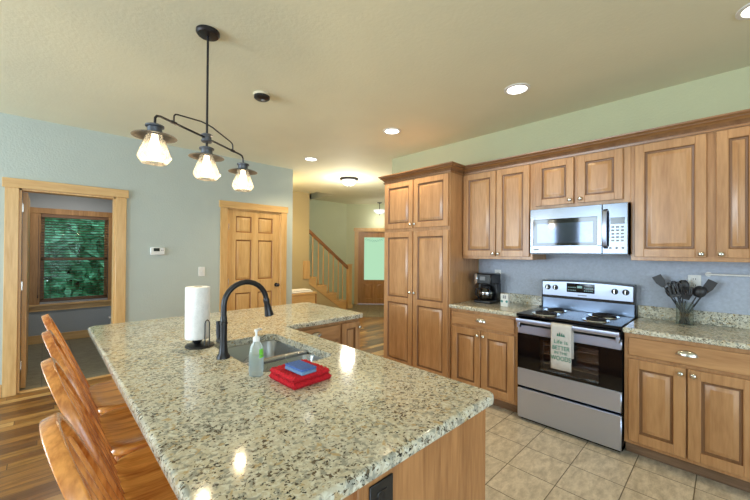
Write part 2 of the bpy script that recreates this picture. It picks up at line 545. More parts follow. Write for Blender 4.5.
# ------------------------------------------------------------------ mesh helpers
class MB:
    def __init__(s):
        s.v, s.f, s.m = [], [], []

    def add(s, vs, fs, mi=0):
        o = len(s.v)
        s.v += [Vector(v) for v in vs]
        for f in fs:
            s.f.append(tuple(i + o for i in f))
            s.m.append(mi)
        return s

    def box(s, x0, x1, y0, y1, z0, z1, bev=0.0, mi=0, T=None, seg=1):
        if x1 < x0: x0, x1 = x1, x0
        if y1 < y0: y0, y1 = y1, y0
        if z1 < z0: z0, z1 = z1, z0
        bm = bmesh.new()
        vs = [bm.verts.new((x, y, z)) for x in (x0, x1) for y in (y0, y1) for z in (z0, z1)]
        for f in ((0, 1, 3, 2), (4, 6, 7, 5), (0, 4, 5, 1), (2, 3, 7, 6), (0, 2, 6, 4), (1, 5, 7, 3)):
            bm.faces.new([vs[i] for i in f])
        if bev > 0:
            bmesh.ops.bevel(bm, geom=bm.edges[:], offset=min(bev, .49 * min(x1 - x0, y1 - y0, z1 - z0)), segments=seg, affect='EDGES', profile=.5)
        s.take(bm, mi, T)
        return s

    def take(s, bm, mi=0, T=None):
        bm.verts.index_update()
        s.add([(T(v.co) if T else v.co.copy()) for v in bm.verts], [[v.index for v in f.verts] for f in bm.faces], mi)
        bm.free()

    def cyl(s, p0, p1, r0, r1=None, n=20, mi=0, caps=True):
        r1 = r0 if r1 is None else r1
        return s.tube([p0, p1], [r0, r1], n, mi, caps)

    def tube(s, path, r, n=12, mi=0, caps=True, flat=None, nref=None):
        P = [Vector(p) for p in path]
        R = r if isinstance(r, (list, tuple)) else [r] * len(P)
        rings = []
        prev = None
        for i, p in enumerate(P):
            if i == 0: t = P[1] - P[0]
            elif i == len(P) - 1: t = P[-1] - P[-2]
            else: t = (P[i + 1] - P[i]).normalized() + (P[i] - P[i - 1]).normalized()
            t.normalize()
            if nref is not None:
                a = Vector(nref)
                a = (a - t * a.dot(t)).normalized()
            elif prev is None:
                a = Vector((0, 0, 1)) if abs(t.z) < .9 else Vector((1, 0, 0))
                a = (a - t * a.dot(t)).normalized()
            else:
                a = (prev - t * prev.dot(t)).normalized()
            prev = a
            b = t.cross(a)
            ring = []
            for k in range(n):
                th = 2 * PI * k / n
                if flat:
                    # rounded rectangle section: flat = (half_a, half_b) factors
                    ca, sa = math.cos(th), math.sin(th)
                    e = .35
                    ca2 = math.copysign(abs(ca) ** e, ca)
                    sa2 = math.copysign(abs(sa) ** e, sa)
                    ring.append(p + a * (ca2 * flat[0] * R[i]) + b * (sa2 * flat[1] * R[i]))
                else:
                    ring.append(p + a * (math.cos(th) * R[i]) + b * (math.sin(th) * R[i]))
            rings.append(ring)
        s.rings(rings, mi, caps)
        return s

    def rings(s, rings, mi=0, caps=True, closed=True):
        n = len(rings[0])
        vs = [v for r in rings for v in r]
        fs = []
        for i in range(len(rings) - 1):
            for k in range(n if closed else n - 1):
                k2 = (k + 1) % n
                fs.append((i * n + k, i * n + k2, (i + 1) * n + k2, (i + 1) * n + k))
        if caps:
            fs.append(tuple(range(n))[::-1])
            fs.append(tuple(range((len(rings) - 1) * n, len(rings) * n)))
        s.add(vs, fs, mi)

    def lathe(s, c, prof, n=32, mi=0, caps=False):
        c = Vector(c)
        rings = [[c + Vector((r * math.cos(2 * PI * k / n), r * math.sin(2 * PI * k / n), z)) for k in range(n)] for r, z in prof]
        s.rings(rings, mi, caps)
        return s

    def ball(s, c, r, mi=0, n=16, sc=(1, 1, 1)):
        prof = []
        c = Vector(c)
        rings = []
        for i in range(1, 9):
            th = PI * i / 9
            rings.append([c + Vector((r * sc[0] * math.sin(th) * math.cos(2 * PI * k / n), r * sc[1] * math.sin(th) * math.sin(2 * PI * k / n), r * sc[2] * math.cos(th))) for k in range(n)])
        s.rings(rings, mi, True)
        return s

    def prism(s, poly, z0, z1, mi=0, T=None):
        n = len(poly)
        vs = [Vector((p[0], p[1], z0)) for p in poly] + [Vector((p[0], p[1], z1)) for p in poly]
        if T: vs = [T(v) for v in vs]
        fs = [tuple(range(n))[::-1], tuple(range(n, 2 * n))]
        for k in range(n):
            fs.append((k, (k + 1) % n, n + (k + 1) % n, n + k))
        s.add(vs, fs, mi)
        return s

    def mesh(s, name, mats, origin=(0, 0, 0), fixn=True, angle=38):
        me = bpy.data.meshes.new(name)
        o = Vector(origin)
        me.from_pydata([v - o for v in s.v], [], s.f)
        for m in mats: me.materials.append(m)
        me.polygons.foreach_set('material_index', s.m)
        if fixn:
            bm = bmesh.new()
            bm.from_mesh(me)
            bmesh.ops.recalc_face_normals(bm, faces=bm.faces[:])
            bm.to_mesh(me)
            bm.free()
        me.polygons.foreach_set('use_smooth', [True] * len(me.polygons))
        me.set_sharp_from_angle(angle=math.radians(angle))
        me.update()
        return me


def props(o, label=None, cat=None, group=None, kind=None):
    if label: o['label'] = label
    if cat: o['category'] = cat
    if group: o['group'] = group
    if kind: o['kind'] = kind
    return o


def mats_of(m):
    return [M[k] for k in (m if isinstance(m, (list, tuple)) else [m])]


def solo(name, mb, m, label, cat, origin=(0, 0, 0), group=None, kind=None):
    o = bpy.data.objects.new(name, mb.mesh(name, mats_of(m), origin))
    o.location = origin
    COL.objects.link(o)
    return props(o, label, cat, group, kind)


class Thing:
    def __init__(s, name, label, cat, loc=(0, 0, 0), group=None, kind=None):
        s.loc = Vector(loc)
        s.o = bpy.data.objects.new(name, None)
        s.o.empty_display_size = .1
        s.o.location = s.loc
        COL.objects.link(s.o)
        props(s.o, label, cat, group, kind)

    def part(s, name, mb, m, parent=None, label=None):
        o = bpy.data.objects.new(name, mb.mesh(name, mats_of(m), s.loc))
        COL.objects.link(o)
        o.parent = parent if parent is not None else s.o
        if label: o['label'] = label
        return o


def copy_tree(o, parent=None):
    c = o.copy()
    COL.objects.link(c)
    c.parent = parent
    for ch in [x for x in bpy.data.objects if x.parent == o and x != c]:
        copy_tree(ch, c)
    return c


def facing_x(X):           # plane facing -x: u = y, v = z, w = outward
    return lambda v: Vector((X - v[2], v[0], v[1]))


def facing_y(Y):           # plane facing -y: u = x, v = z
    return lambda v: Vector((v[0], Y - v[2], v[1]))


def panel_rings(mb, T, u0, u1, v0, v1, steps, mi_fn):
    prev = None
    for k, (ins, w) in enumerate(steps):
        ring = [T((u0 + ins, v0 + ins, w)), T((u1 - ins, v0 + ins, w)), T((u1 - ins, v1 - ins, w)), T((u0 + ins, v1 - ins, w))]
        if prev:
            mb.add(prev + ring, [(i, (i + 1) % 4, 4 + (i + 1) % 4, 4 + i) for i in range(4)], mi_fn(k))
        prev = ring
    mb.add(prev, [(0, 1, 2, 3)], 0)


def tbox(mb, T, u0, u1, v0, v1, w0, w1, bev=0.0, mi=0):
    mb.box(u0, u1, v0, v1, w0, w1, bev, mi, T)


def raised_door(T, u0, u1, v0, v1, fr=.058, th=.022, splits=(), mi_groove=1):
    """frame-and-raised-panel cabinet door in plane coordinates"""
    mb = MB()
    tbox(mb, T, u0 + .002, u1 - .002, v0 + .002, v1 - .002, 0, .008)
    tbox(mb, T, u0, u0 + fr, v0, v1, 0.0, th, .003)
    tbox(mb, T, u1 - fr, u1, v0, v1, 0.0, th, .003)
    lv = [v0] + [s_ for s_ in splits] + [v1]
    rails = [(v0, v0 + fr)] + [(s_ - fr / 2, s_ + fr / 2) for s_ in splits] + [(v1 - fr, v1)]
    for a, b in rails:
        tbox(mb, T, u0 + fr - .001, u1 - fr + .001, a, b, 0.0, th - .0004, .002)
    for i in range(len(rails) - 1):
        a, b = rails[i][1], rails[i + 1][0]
        panel_rings(mb, T, u0 + fr, u1 - fr, a, b,
                    [(0, th - .003), (.002, th - .003), (.007, th - .012), (.013, th - .013), (.019, th - .012), (.040, th - .002), (.044, th - .001), (.047, th - .001)],
                    lambda k: mi_groove if k in (2, 3, 4) else 0)
    return mb


def flat_front(T, u0, u1, v0, v1, th=.022):
    mb = MB()
    tbox(mb, T, u0, u1, v0, v1, 0, th, .005)
    return mb


def knob_mb(T, u, v, w):
    mb = MB()
    rings = []
    for r, d in ((.005, 0), (.005, .010), (.008, .013), (.0145, .016), (.016, .021), (.013, .026), (.006, .029)):
        rings.append([T((u + r * math.cos(2 * PI * k / 16), v + r * math.sin(2 * PI * k / 16), w + d)) for k in range(16)])
    mb.rings(rings)
    return mb


def cup_pull_mb(T, u, v, w, hw=.052):
    """half-dome bin pull"""
    mb = MB()
    rings = []
    n = 16
    for i in range(n + 1):
        a = PI * i / n
        k = math.sin(a)
        rings.append([T((u - math.cos(a) * hw, v - .014 + .036 * k ** .7 * math.sin(PI * j / 16), w + .001 + .028 * k * math.cos(PI * j / 16))) for j in range(9)])
    mb.rings(rings, 0, False, closed=False)
    tbox(mb, T, u - hw - .004, u + hw + .004, v - .015, v - .008, w, w + .004, .0015)
    return mb


def rounded_poly(pts, radii, n=6):
    out = []
    N = len(pts)
    for i in range(N):
        p = Vector(pts[i]); a = Vector(pts[i - 1]); b = Vector(pts[(i + 1) % N])
        r = radii[i]
        if r <= 0:
            out.append(p)
            continue
        d1 = (a - p).normalized(); d2 = (b - p).normalized()
        ang = d1.angle(d2)
        t = r / math.tan(ang / 2)
        q1, q2 = p + d1 * t, p + d2 * t
        c = p + (d1 + d2).normalized() * (r / math.sin(ang / 2))
        a1 = math.atan2(q1.y - c.y, q1.x - c.x)
        a2 = math.atan2(q2.y - c.y, q2.x - c.x)
        d = (a2 - a1 + PI) % (2 * PI) - PI
        for k in range(n + 1):
            th = a1 + d * k / n
            out.append(Vector((c.x + r * math.cos(th), c.y + r * math.sin(th))))
    return out


def offset_poly(poly, d):
    """positive d = inward for a counter-clockwise polygon"""
    out = []
    N = len(poly)
    for i in range(N):
        p, a, b = poly[i], poly[i - 1], poly[(i + 1) % N]
        e1 = (p - a).normalized(); e2 = (b - p).normalized()
        n1 = Vector((-e1.y, e1.x)); n2 = Vector((-e2.y, e2.x))
        nn = n1 + n2
        k = nn.length_squared
        out.append(p + nn * (2 * d / k) if k > 1e-9 else p + n1 * d)
    return out


def slab(poly, z0, z1, r=.012, hole=None):
    """stone slab with eased edges; poly and hole counter-clockwise"""
    mb = MB()
    lev = [(.006, z0), (.001, z0 + .004), (0, z0 + .010)]
    for k in range(6):
        th = PI / 2 * k / 5
        lev.append((r * (1 - math.cos(th)), z1 - r + r * math.sin(th)))
    rings = []
    for d, z in lev:
        rings.append([Vector((p.x, p.y, z)) for p in offset_poly(poly, d)])
    mb.rings(rings, 0, False)
    for z, ring in ((z1, rings[-1]), (z0, rings[0])):
        bm = bmesh.new()
        def loop(pp):
            vs = [bm.verts.new(p) for p in pp]
            return [bm.edges.new((vs[i], vs[(i + 1) % len(vs)])) for i in range(len(vs))]
        ed = loop(ring)
        if hole: ed += loop([Vector((p.x, p.y, z)) for p in hole])
        bmesh.ops.triangle_fill(bm, use_beauty=True, use_dissolve=False, edges=ed)
        mb.take(bm)
    if hole:
        mb.rings([[Vector((p.x, p.y, z)) for p in hole] for z in (z0, z1)], 0, False)
    return mb


def ccw(poly):
    a = sum(poly[i - 1].x * poly[i].y - poly[i].x * poly[i - 1].y for i in range(len(poly)))
    return poly if a > 0 else poly[::-1]


def text_mesh(mb, body, size, T, depth=.0006, mi=0, align='CENTER', squash=1.0):
    cu = bpy.data.curves.new('lettering', 'FONT')
    cu.body = body
    cu.size = size
    cu.align_x = align
    cu.extrude = depth
    cu.resolution_u = 3
    ob = bpy.data.objects.new('lettering_tmp', cu)
    COL.objects.link(ob)
    bpy.context.view_layer.update()
    dg = bpy.context.evaluated_depsgraph_get()
    me = bpy.data.meshes.new_from_object(ob.evaluated_get(dg))
    mb.add([T((v.co.x * squash, v.co.y, v.co.z)) for v in me.vertices], [tuple(p.vertices) for p in me.polygons], mi)
    bpy.data.objects.remove(ob)
    bpy.data.curves.remove(cu)
    bpy.data.meshes.remove(me)


# ================================================================== SETTING
XW = 3.54          # cabinet wall face
YL = 4.89          # door wall face
YB = 7.30          # back walls
D1 = (-.178, .592)      # doorway into the bathroom
D2 = (1.848, 2.672)     # closed door
DH = 2.04
PY0_ = 1.96

fl = MB()
fl.box(WEST_X - .1, 7.6, SOUTH_Y - .1, 8.0, -.12, 0)
solo('floor', fl, 'wood_floor', 'mixed brown plank floor running left under the stools and into the hall', 'floor', kind='structure')
tl = MB()
tl.box(.80, XW, SOUTH_Y, 2.78, 0.0, .004)
solo('floor', tl, 'tile', 'beige stone tile floor in front of the range and base cabinets', 'floor', kind='structure')
bt = MB()
bt.box(-.9, 1.6, YL + .06, YB, 0, .005)
solo('floor', bt, 'bath_tile', 'dark slate tile floor seen through the open doorway on the left', 'floor', kind='structure')
et = MB()
def diag(f, l, z=0.0):
    c, s_ = math.cos(_a), math.sin(_a)
    return Vector((s_ * f + c * l, c * f - s_ * l, z))
q = [diag(7.55, -.42), diag(7.55, 1.9), diag(9.4, 1.33), diag(9.4, -.9)]
et.prism([(p.x, p.y) for p in q], 0, .005)
solo('floor', et, 'entry_tile', 'brown slate tile floor inside the glazed entry door', 'floor', kind='structure')

# ceiling with the stairwell opening
HX0, HX1, HY0 = 4.33, 4.82, 6.33
ce = MB()
ce.box(WEST_X - .1, 7.6, SOUTH_Y - .1, HY0, H, H + .2)
ce.box(HX1, 7.6, HY0, 8.0, H, H + .2)
ce.box(WEST_X - .1, HX0, HY0, 8.0, H, H + .2)
ce.box(HX0, HX1, YB, 8.0, H, H + .2)
solo('ceiling', ce, 'ceiling', 'beige textured flat ceiling over kitchen and hall', 'ceiling', kind='structure')

wl = MB()
def wl_box(x0, x1, z0, z1): wl.box(x0, x1, YL, YL + .12, z0, z1)
wl_box(WEST_X, D1[0], 0, H)
wl_box(D1[0], D1[1], DH, H)
wl_box(D1[1], D2[0], 0, H)
wl_box(D2[0], D2[1], DH, H)
wl_box(D2[1], 2.88, 0, H)
solo('wall_left', wl, 'wall', 'pale sage wall with the doorway, thermostat and six-panel door', 'wall', kind='structure')

wr = MB()
wr.box(XW, XW + .15, SOUTH_Y, 3.315, 0, H)
solo('wall_right', wr, 'wallsoffit', 'sage wall behind the cabinets, warm lamplight and blue daylight painted into its colours', 'wall', kind='structure')
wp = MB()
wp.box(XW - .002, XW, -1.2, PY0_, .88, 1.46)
solo('wall_backsplash', wp, 'splash', 'sponge-textured wall strip between worktops and wall cabinets, blue daylight cast painted into it', 'wall', kind='structure')
wh = MB()
wh.box(XW + .15, 7.5, 3.165, 3.315, 0, H)
wh.box(7.5, 7.6, 3.165, 6.1, 0, H)
solo('wall_hall_right', wh, 'wall', 'hall wall hidden behind the pantry cabinet', 'wall', kind='structure')
wc = MB()
wc.box(2.76, 2.88, YL + .12, 6.62, 0, H)
wc.box(2.76, 4.33, 6.62, 6.72, 0, H)
wc.box(2.76, 2.88, 6.72, YB + .1, 0, H)
solo('wall_stair', wc, 'walltan', 'wall strip beside the staircase, warm lamp glow painted into its tan', 'wall', kind='structure')
wu = MB()
wu.prism([(4.33, 0), (5.36, 0), (4.33, .76)], -6.70, -6.64, 0, lambda v: Vector((v.x, -v.z, v.y)))
solo('wall_under_stair', wu, 'walltan', 'pale triangular wall under the stair stringer', 'wall', kind='structure')
wb = MB()
wb.box(2.76, 6.05, YB, YB + .1, 0, H)
wb.box(HX0, HX1, YB, YB + .1, H, H + 2.4)
wb.box(HX0 - .1, HX0, HY0, YB, H + .2, H + 2.4)
wb.box(HX1, HX1 + .1, HY0, YB, H + .2, H + 2.4)
wb.box(HX0, HX1, HY0 - .1, HY0, H + .2, H + 2.4)
wb.box(HX0 - .1, HX1 + .1, HY0 - .1, YB + .1, H + 2.4, H + 2.5)
solo('wall_back', wb, 'wallgreen', 'pale green wall behind the stair balusters and the stairwell above', 'wall', kind='structure')

# diagonal entry wall with door opening
EF = 9.4
def TD(v):           # u = lateral along the wall, v = height, w = towards the viewer
    p = diag(EF - v[2], v[0])
    return Vector((p.x, p.y, v[1]))
DL = (-.478, .44)
we = MB()
tbox(we, TD, -.95, DL[0], 0, H, -.12, 0)
tbox(we, TD, DL[1], 1.36, 0, H, -.12, 0)
tbox(we, TD, DL[0], DL[1], 2.0, H, -.12, 0)
solo('wall_entry', we, 'wallgreen', 'pale green angled wall holding the entry door', 'wall', kind='structure')

# living-room side, behind the viewpoint, with windows
ww = MB()
ys = [SOUTH_Y] + [v for p in WEST_WIN for v in p] + [YL]
ww.box(WEST_X - .1, WEST_X, SOUTH_Y, YL + .12, 0, .2)
ww.box(WEST_X - .1, WEST_X, SOUTH_Y, YL + .12, 2.62, H)
for i in range(0, len(ys), 2):
    ww.box(WEST_X - .1, WEST_X, ys[i], ys[i + 1], .2, 2.62)
solo('wall_west', ww, 'wall', 'window wall of the living area behind the viewpoint', 'wall', kind='structure')
ws = MB()
xs = [WEST_X] + [v for p in SOUTH_WIN for v in p] + [XW + .15]
ws.box(WEST_X - .1, XW + .15, SOUTH_Y - .1, SOUTH_Y, 0, .2)
ws.box(WEST_X - .1, XW + .15, SOUTH_Y - .1, SOUTH_Y, 2.62, H)
for i in range(0, len(xs), 2):
    ws.box(xs[i], xs[i + 1], SOUTH_Y - .1, SOUTH_Y, .2, 2.62)
solo('wall_south', ws, 'wall', 'far window wall of the living area behind the viewpoint', 'wall', kind='structure')

# bathroom shell
WX = (-.035, .785); WZ = (.63, 1.985)
bw = MB()
bw.box(-1.0, WX[0], YB, YB + .12, 0, H)
bw.box(WX[1], 2.76, YB, YB + .12, 0, H)
bw.box(WX[0], WX[1], YB, YB + .12, 0, WZ[0])
bw.box(WX[0], WX[1], YB, YB + .12, WZ[1], H)
bw.box(-1.0, -.9, YL + .12, YB, 0, H)
bw.box(1.6, 1.7, YL + .12, YB, 0, H)
bw.box(-.9, D1[0] - .02, YL + .12, YL + .13, 0, H)
solo('wall_bathroom', bw, 'bathwall', 'blue-grey wall around the blinded window beyond the doorway', 'wall', kind='structure')


# ---- casings, doors, baseboards
def casing(name, T, u0, u1, top, cw, head, over, label, m=('pine', 'pineh'), th=.02, z0=0.0):
    t = Thing(name, label, 'door casing', T((u0, 0, 0)), kind='structure')
    for a, b in ((u0 - cw, u0), (u1, u1 + cw)):
        mb = MB(); tbox(mb, T, a, b, z0, top, 0, th, .003)
        t.part('side_casing', mb, m[0])
    mb = MB(); tbox(mb, T, u0 - cw - over, u1 + cw + over, top, top + head, 0, th + .008, .003)
    t.part('head_casing', mb, m[1])
    mb = MB()
    tbox(mb, T, u0 - .0, u0 + .018, z0, top, -.12, .0)
    tbox(mb, T, u1 - .018, u1, z0, top, -.12, .0)
    tbox(mb, T, u0, u1, top - .018, top, -.12, .0)
    t.part('jamb', mb, m[0])
    return t


TL = facing_y(YL)
casing('trim_1', TL, D1[0], D1[1], DH, .098, .092, .018, 'honey pine casing around the open doorway on the left')
casing('trim_2', TL, D2[0], D2[1], DH, .098, .095, .018, 'honey pine casing around the closed six-panel door')
casing('trim_3', TD, DL[0], DL[1], 2.0, .085, .095, .02, 'pine casing around the glazed entry door')

for x0, x1, lab in ((WEST_X, D1[0] - .1, 'pine baseboard left of the open doorway'), (D1[1] + .1, D2[0] - .1, 'pine baseboard between the doorway and the six-panel door')):
    b_ = MB(); b_.box(x0, x1, YL - .016, YL, 0, .125, .003)
    solo('baseboard_left', b_, 'pineh', lab, 'baseboard', kind='structure')
b_ = MB(); b_.box(-.9, 1.6, YB - .016, YB, 0.005, .13, .003)
solo('baseboard_back', b_, 'pineh', 'pine baseboard under the bathroom window', 'baseboard', kind='structure')
th_ = MB(); th_.box(D1[0], D1[1], YL + .0, YL + .06, 0, .012, .003)
solo('trim_4', th_, 'pineh', 'pine threshold strip across the open doorway', 'threshold', kind='structure')

# open bathroom door, swung into the bathroom on its left hinge
t = Thing('door_1', 'honey pine door standing open beyond the left doorway, seen edge-on', 'door', (-.16, 5.02, 0), kind='structure')
mb = MB(); mb.box(-.158, -.120, 5.03, 5.80, .012, 2.02, .002)
leaf = t.part('leaf', mb, 'pine')
for z in (1.86, 1.06, .25):
    mb = MB(); mb.box(-.168, -.150, 5.018, 5.03, z - .045, z + .045, .002)
    mb.cyl((-.166, 5.014, z - .045), (-.166, 5.014, z + .045), .006, n=10)
    t.part('hinge', mb, 'nickel')

# closed six-panel door
t = Thing('door_2', 'closed honey pine six-panel door with a black knob', 'door', (2.26, YL + .03, 0), kind='structure')
TS = facing_y(YL + .05)
mb = MB()
u0, u1 = D2[0] + .02, D2[1] - .02
st, mid = .105, .10
v = [(.012, .20), (.83, 1.01), (1.60, 1.70), (1.94, 2.022)]
tbox(mb, TS, u0, u1, .012, 2.022, 0, .012)
um = (u0 + u1) / 2
for a, b in ((u0, u0 + st), (um - mid / 2, um + mid / 2), (u1 - st, u1)):
    tbox(mb, TS, a, b, .012, 2.022, 0, .036, .002)
for a, b in v:
    tbox(mb, TS, u0 + st - .001, um - mid / 2 + .001, a, b, 0, .0355, .002)
    tbox(mb, TS, um + mid / 2 - .001, u1 - st + .001, a, b, 0, .0355, .002)
for (a, b) in ((u0 + st, um - mid / 2), (um + mid / 2, u1 - st)):
    for i in range(3):
        panel_rings(mb, TS, a, b, v[i][1], v[i + 1][0], [(0, .033), (.003, .033), (.012, .018), (.020, .018), (.045, .030), (.05, .030)], lambda k: 1 if k in (2, 3) else 0)
t.part('leaf', mb, ('pine', 'pinegroove'))
mb = MB()
kx, kz = 2.608, .915
mb.cyl((kx, YL + .015, kz), (kx, YL + .005, kz), .03, n=20)
mb.cyl((kx, YL + .005, kz), (kx, YL - .03, kz), .010, n=12)
mb.ball((kx, YL - .045, kz), .027, n=16, sc=(1, .8, 1))
t.part('door_knob', mb, 'bronze')
for z in (1.78, 1.0, .25):
    mb = MB(); mb.box(D2[0] + .008, D2[0] + .03, YL + .004, YL + .014, z - .045, z + .045, .002)
    t.part('hinge', mb, 'nickel')

# glazed entry door
t = Thing('door_3', 'stained wood entry door with frosted glass at the end of the hall', 'door', TD(((DL[0] + DL[1]) / 2, 0, -.06)), kind='structure')
def TE(v): return TD((v[0], v[1], v[2] - .06))
mb = MB()
a, b = DL[0] + .02, DL[1] - .02
for p in ((a, a + .16, .012, 1.98), (b - .16, b, .012, 1.98), (a + .159, b - .159, .012, .16), (a + .159, b - .159, .56, .67), (a + .159, b - .159, 1.84, 1.98), ((a + b) / 2 - .05, (a + b) / 2 + .05, .15, .57)):
    tbox(mb, TE, p[0], p[1], p[2], p[3], 0, .04, .003)
for p in ((a + .16, (a + b) / 2 - .05), ((a + b) / 2 + .05, b - .16)):
    panel_rings(mb, TE, p[0], p[1], .16, .56, [(0, .035), (.01, .02), (.02, .02), (.05, .034), (.055, .034)], lambda k: 0)
tbox(mb, TE, a + .1, b - .1, .05, .6, 0, .015)
leaf = t.part('leaf', mb, 'entry_door')
mb = MB(); tbox(mb, TE, a + .155, b - .155, .665, 1.845, .012, .02)
t.part('frosted_pane', mb, 'frost', label='frosted pale green glass pane')
mb = MB()
for k in range(26):       # etched leaf garland along the top of the glass
    uu = a + .2 + (b - a - .4) * k / 25
    vv = 1.79 - .05 * math.sin(PI * k / 25) + .02 * math.sin(k * 2.3)
    mb.add([TE((uu + dx, vv + dv, .0215)) for dx, dv in ((-.018, 0), (0, .012), (.018, .004), (0, -.012))], [(0, 1, 2, 3)])
t.part('etched_garland', mb, 'frost_mark', label='etched leaf garland near the top of the glass')
mb = MB()
mb.cyl(TE((b - .07, .95, .04)), TE((b - .07, .95, .08)), .012); mb.ball(TE((b - .07, .95, .1)), .03)
t.part('door_knob', mb, 'bronze')

# bathroom window
TB = facing_y(YB)
t = Thing('window_1', 'wood-framed window behind a horizontal blind in the blue-grey room', 'window', ((WX[0] + WX[1]) / 2, YB, WZ[0]), kind='structure')
for a, b in ((WX[0] - .115, WX[0]), (WX[1], WX[1] + .115)):
    mb = MB(); tbox(mb, TB, a, b, WZ[0] - .05, WZ[1], 0, .02, .003)
    t.part('side_casing', mb, 'winwood')
mb = MB(); tbox(mb, TB, WX[0] - .13, WX[1] + .13, WZ[1], WZ[1] + .085, 0, .026, .003)
t.part('head_casing', mb, 'winwood')
mb = MB(); tbox(mb, TB, WX[0] - .14, WX[1] + .14, WZ[0] - .06, WZ[0] - .03, 0, .05, .005); tbox(mb, TB, WX[0] - .115, WX[1] + .115, WZ[0] - .14, WZ[0] - .06, 0, .02, .003)
t.part('sill', mb, 'pineh')
mb = MB()
zm = 1.285
for p in ((WX[0], WX[0] + .045, WZ[0], WZ[1]), (WX[1] - .045, WX[1], WZ[0], WZ[1]), (WX[0], WX[1], WZ[0] - .03, WZ[0] + .045), (WX[0], WX[1], WZ[1] - .045, WZ[1]), (WX[0], WX[1], zm - .02, zm + .02)):
    tbox(mb, TB, p[0], p[1], p[2], p[3], -.09, -.045, .003)
t.part('sash', mb, 'winwood')
mb = MB(); tbox(mb, TB, WX[0] + .03, WX[1] - .03, WZ[0] + .03, WZ[1] - .03, -.072, -.068)
t.part('pane', mb, 'bathglass')

t = Thing('window_blind', 'brown horizontal slat blind hanging in front of the bathroom window', 'blind', ((WX[0] + WX[1]) / 2, YB, WZ[1]))
mb = MB(); tbox(mb, TB, WX[0] + .004, WX[1] - .004, WZ[1] - .055, WZ[1] - .002, -.04, .022, .003)
t.part('headrail', mb, 'blind')
nsl = 30
for k in range(nsl):
    z = WZ[1] - .075 - k * (WZ[1] - WZ[0] - .12) / (nsl - 1)
    mb = MB()
    hw, sl = .019, .004
    TBk = lambda v, z=z: TB((v[0], z + v[1] + sl * (v[2] / hw), v[2] - .012))
    mb.box(WX[0] + .008, WX[1] - .008, -.0012, .0012, -hw, hw, 0, 0, TBk)
    t.part('slat', mb, 'blind')
mb = MB(); tbox(mb, TB, WX[0] + .006, WX[1] - .006, WZ[0] + .008, WZ[0] + .03, -.03, .008, .003)
t.part('bottom_rail', mb, 'blind')
for x in (WX[0] + .12, WX[1] - .12):
    mb = MB(); mb.cyl((x, YB - .014, WZ[0] + .02), (x, YB - .014, WZ[1] - .02), .0012, n=6)
    t.part('ladder_cord', mb, 'blind')
mb = MB(); mb.cyl((WX[0] - .02, YB - .035, WZ[0] + .12), (WX[0] - .02, YB - .035, WZ[1] - .03), .002, n=6); mb.cyl((WX[0] - .02, YB - .035, WZ[0] + .07), (WX[0] - .02, YB - .035, WZ[0] + .12), .007, .004, n=8)
t.part('pull_cord', mb, 'blackplastic')

# living-area windows (behind the viewpoint): frame and pane
n_w = 2
for (a, b) in WEST_WIN:
    t = Thing('window_%d' % n_w, ('tall living area window furthest behind the viewpoint', 'tall living area window nearer the doorway wall, reflected in the microwave', 'tall living area window next to the doorway wall')[n_w - 2], 'window', (WEST_X, (a + b) / 2, .2), kind='structure'); n_w += 1
    mb = MB()
    for p in ((a, a + .06, .2, 2.62), (b - .06, b, .2, 2.62), (a, b, .2, .26), (a, b, 2.56, 2.62)):
        mb.box(WEST_X - .08, WEST_X - .03, p[0], p[1], p[2], p[3], .003)
    fr_ = t.part('frame', mb, 'pine')
    mb = MB(); mb.box(WEST_X - .06, WEST_X - .055, a + .05, b - .05, .25, 2.57)
    t.part('pane', mb, 'glass', fr_)
for (a, b) in SOUTH_WIN:
    t = Thing('window_%d' % n_w, ('tall rear living area window on the left, behind the viewpoint', 'tall rear living area window straight behind the viewpoint')[n_w - 5], 'window', ((a + b) / 2, SOUTH_Y, .2), kind='structure'); n_w += 1
    mb = MB()
    for p in ((a, a + .06, .2, 2.62), (b - .06, b, .2, 2.62), (a, b, .2, .26), (a, b, 2.56, 2.62)):
        mb.box(p[0], p[1], SOUTH_Y - .08, SOUTH_Y - .03, p[2], p[3], .003)
    fr_ = t.part('frame', mb, 'pine')
    mb = MB(); mb.box(a + .05, b - .05, SOUTH_Y - .06, SOUTH_Y - .055, .25, 2.57)
    t.part('pane', mb, 'glass', fr_)

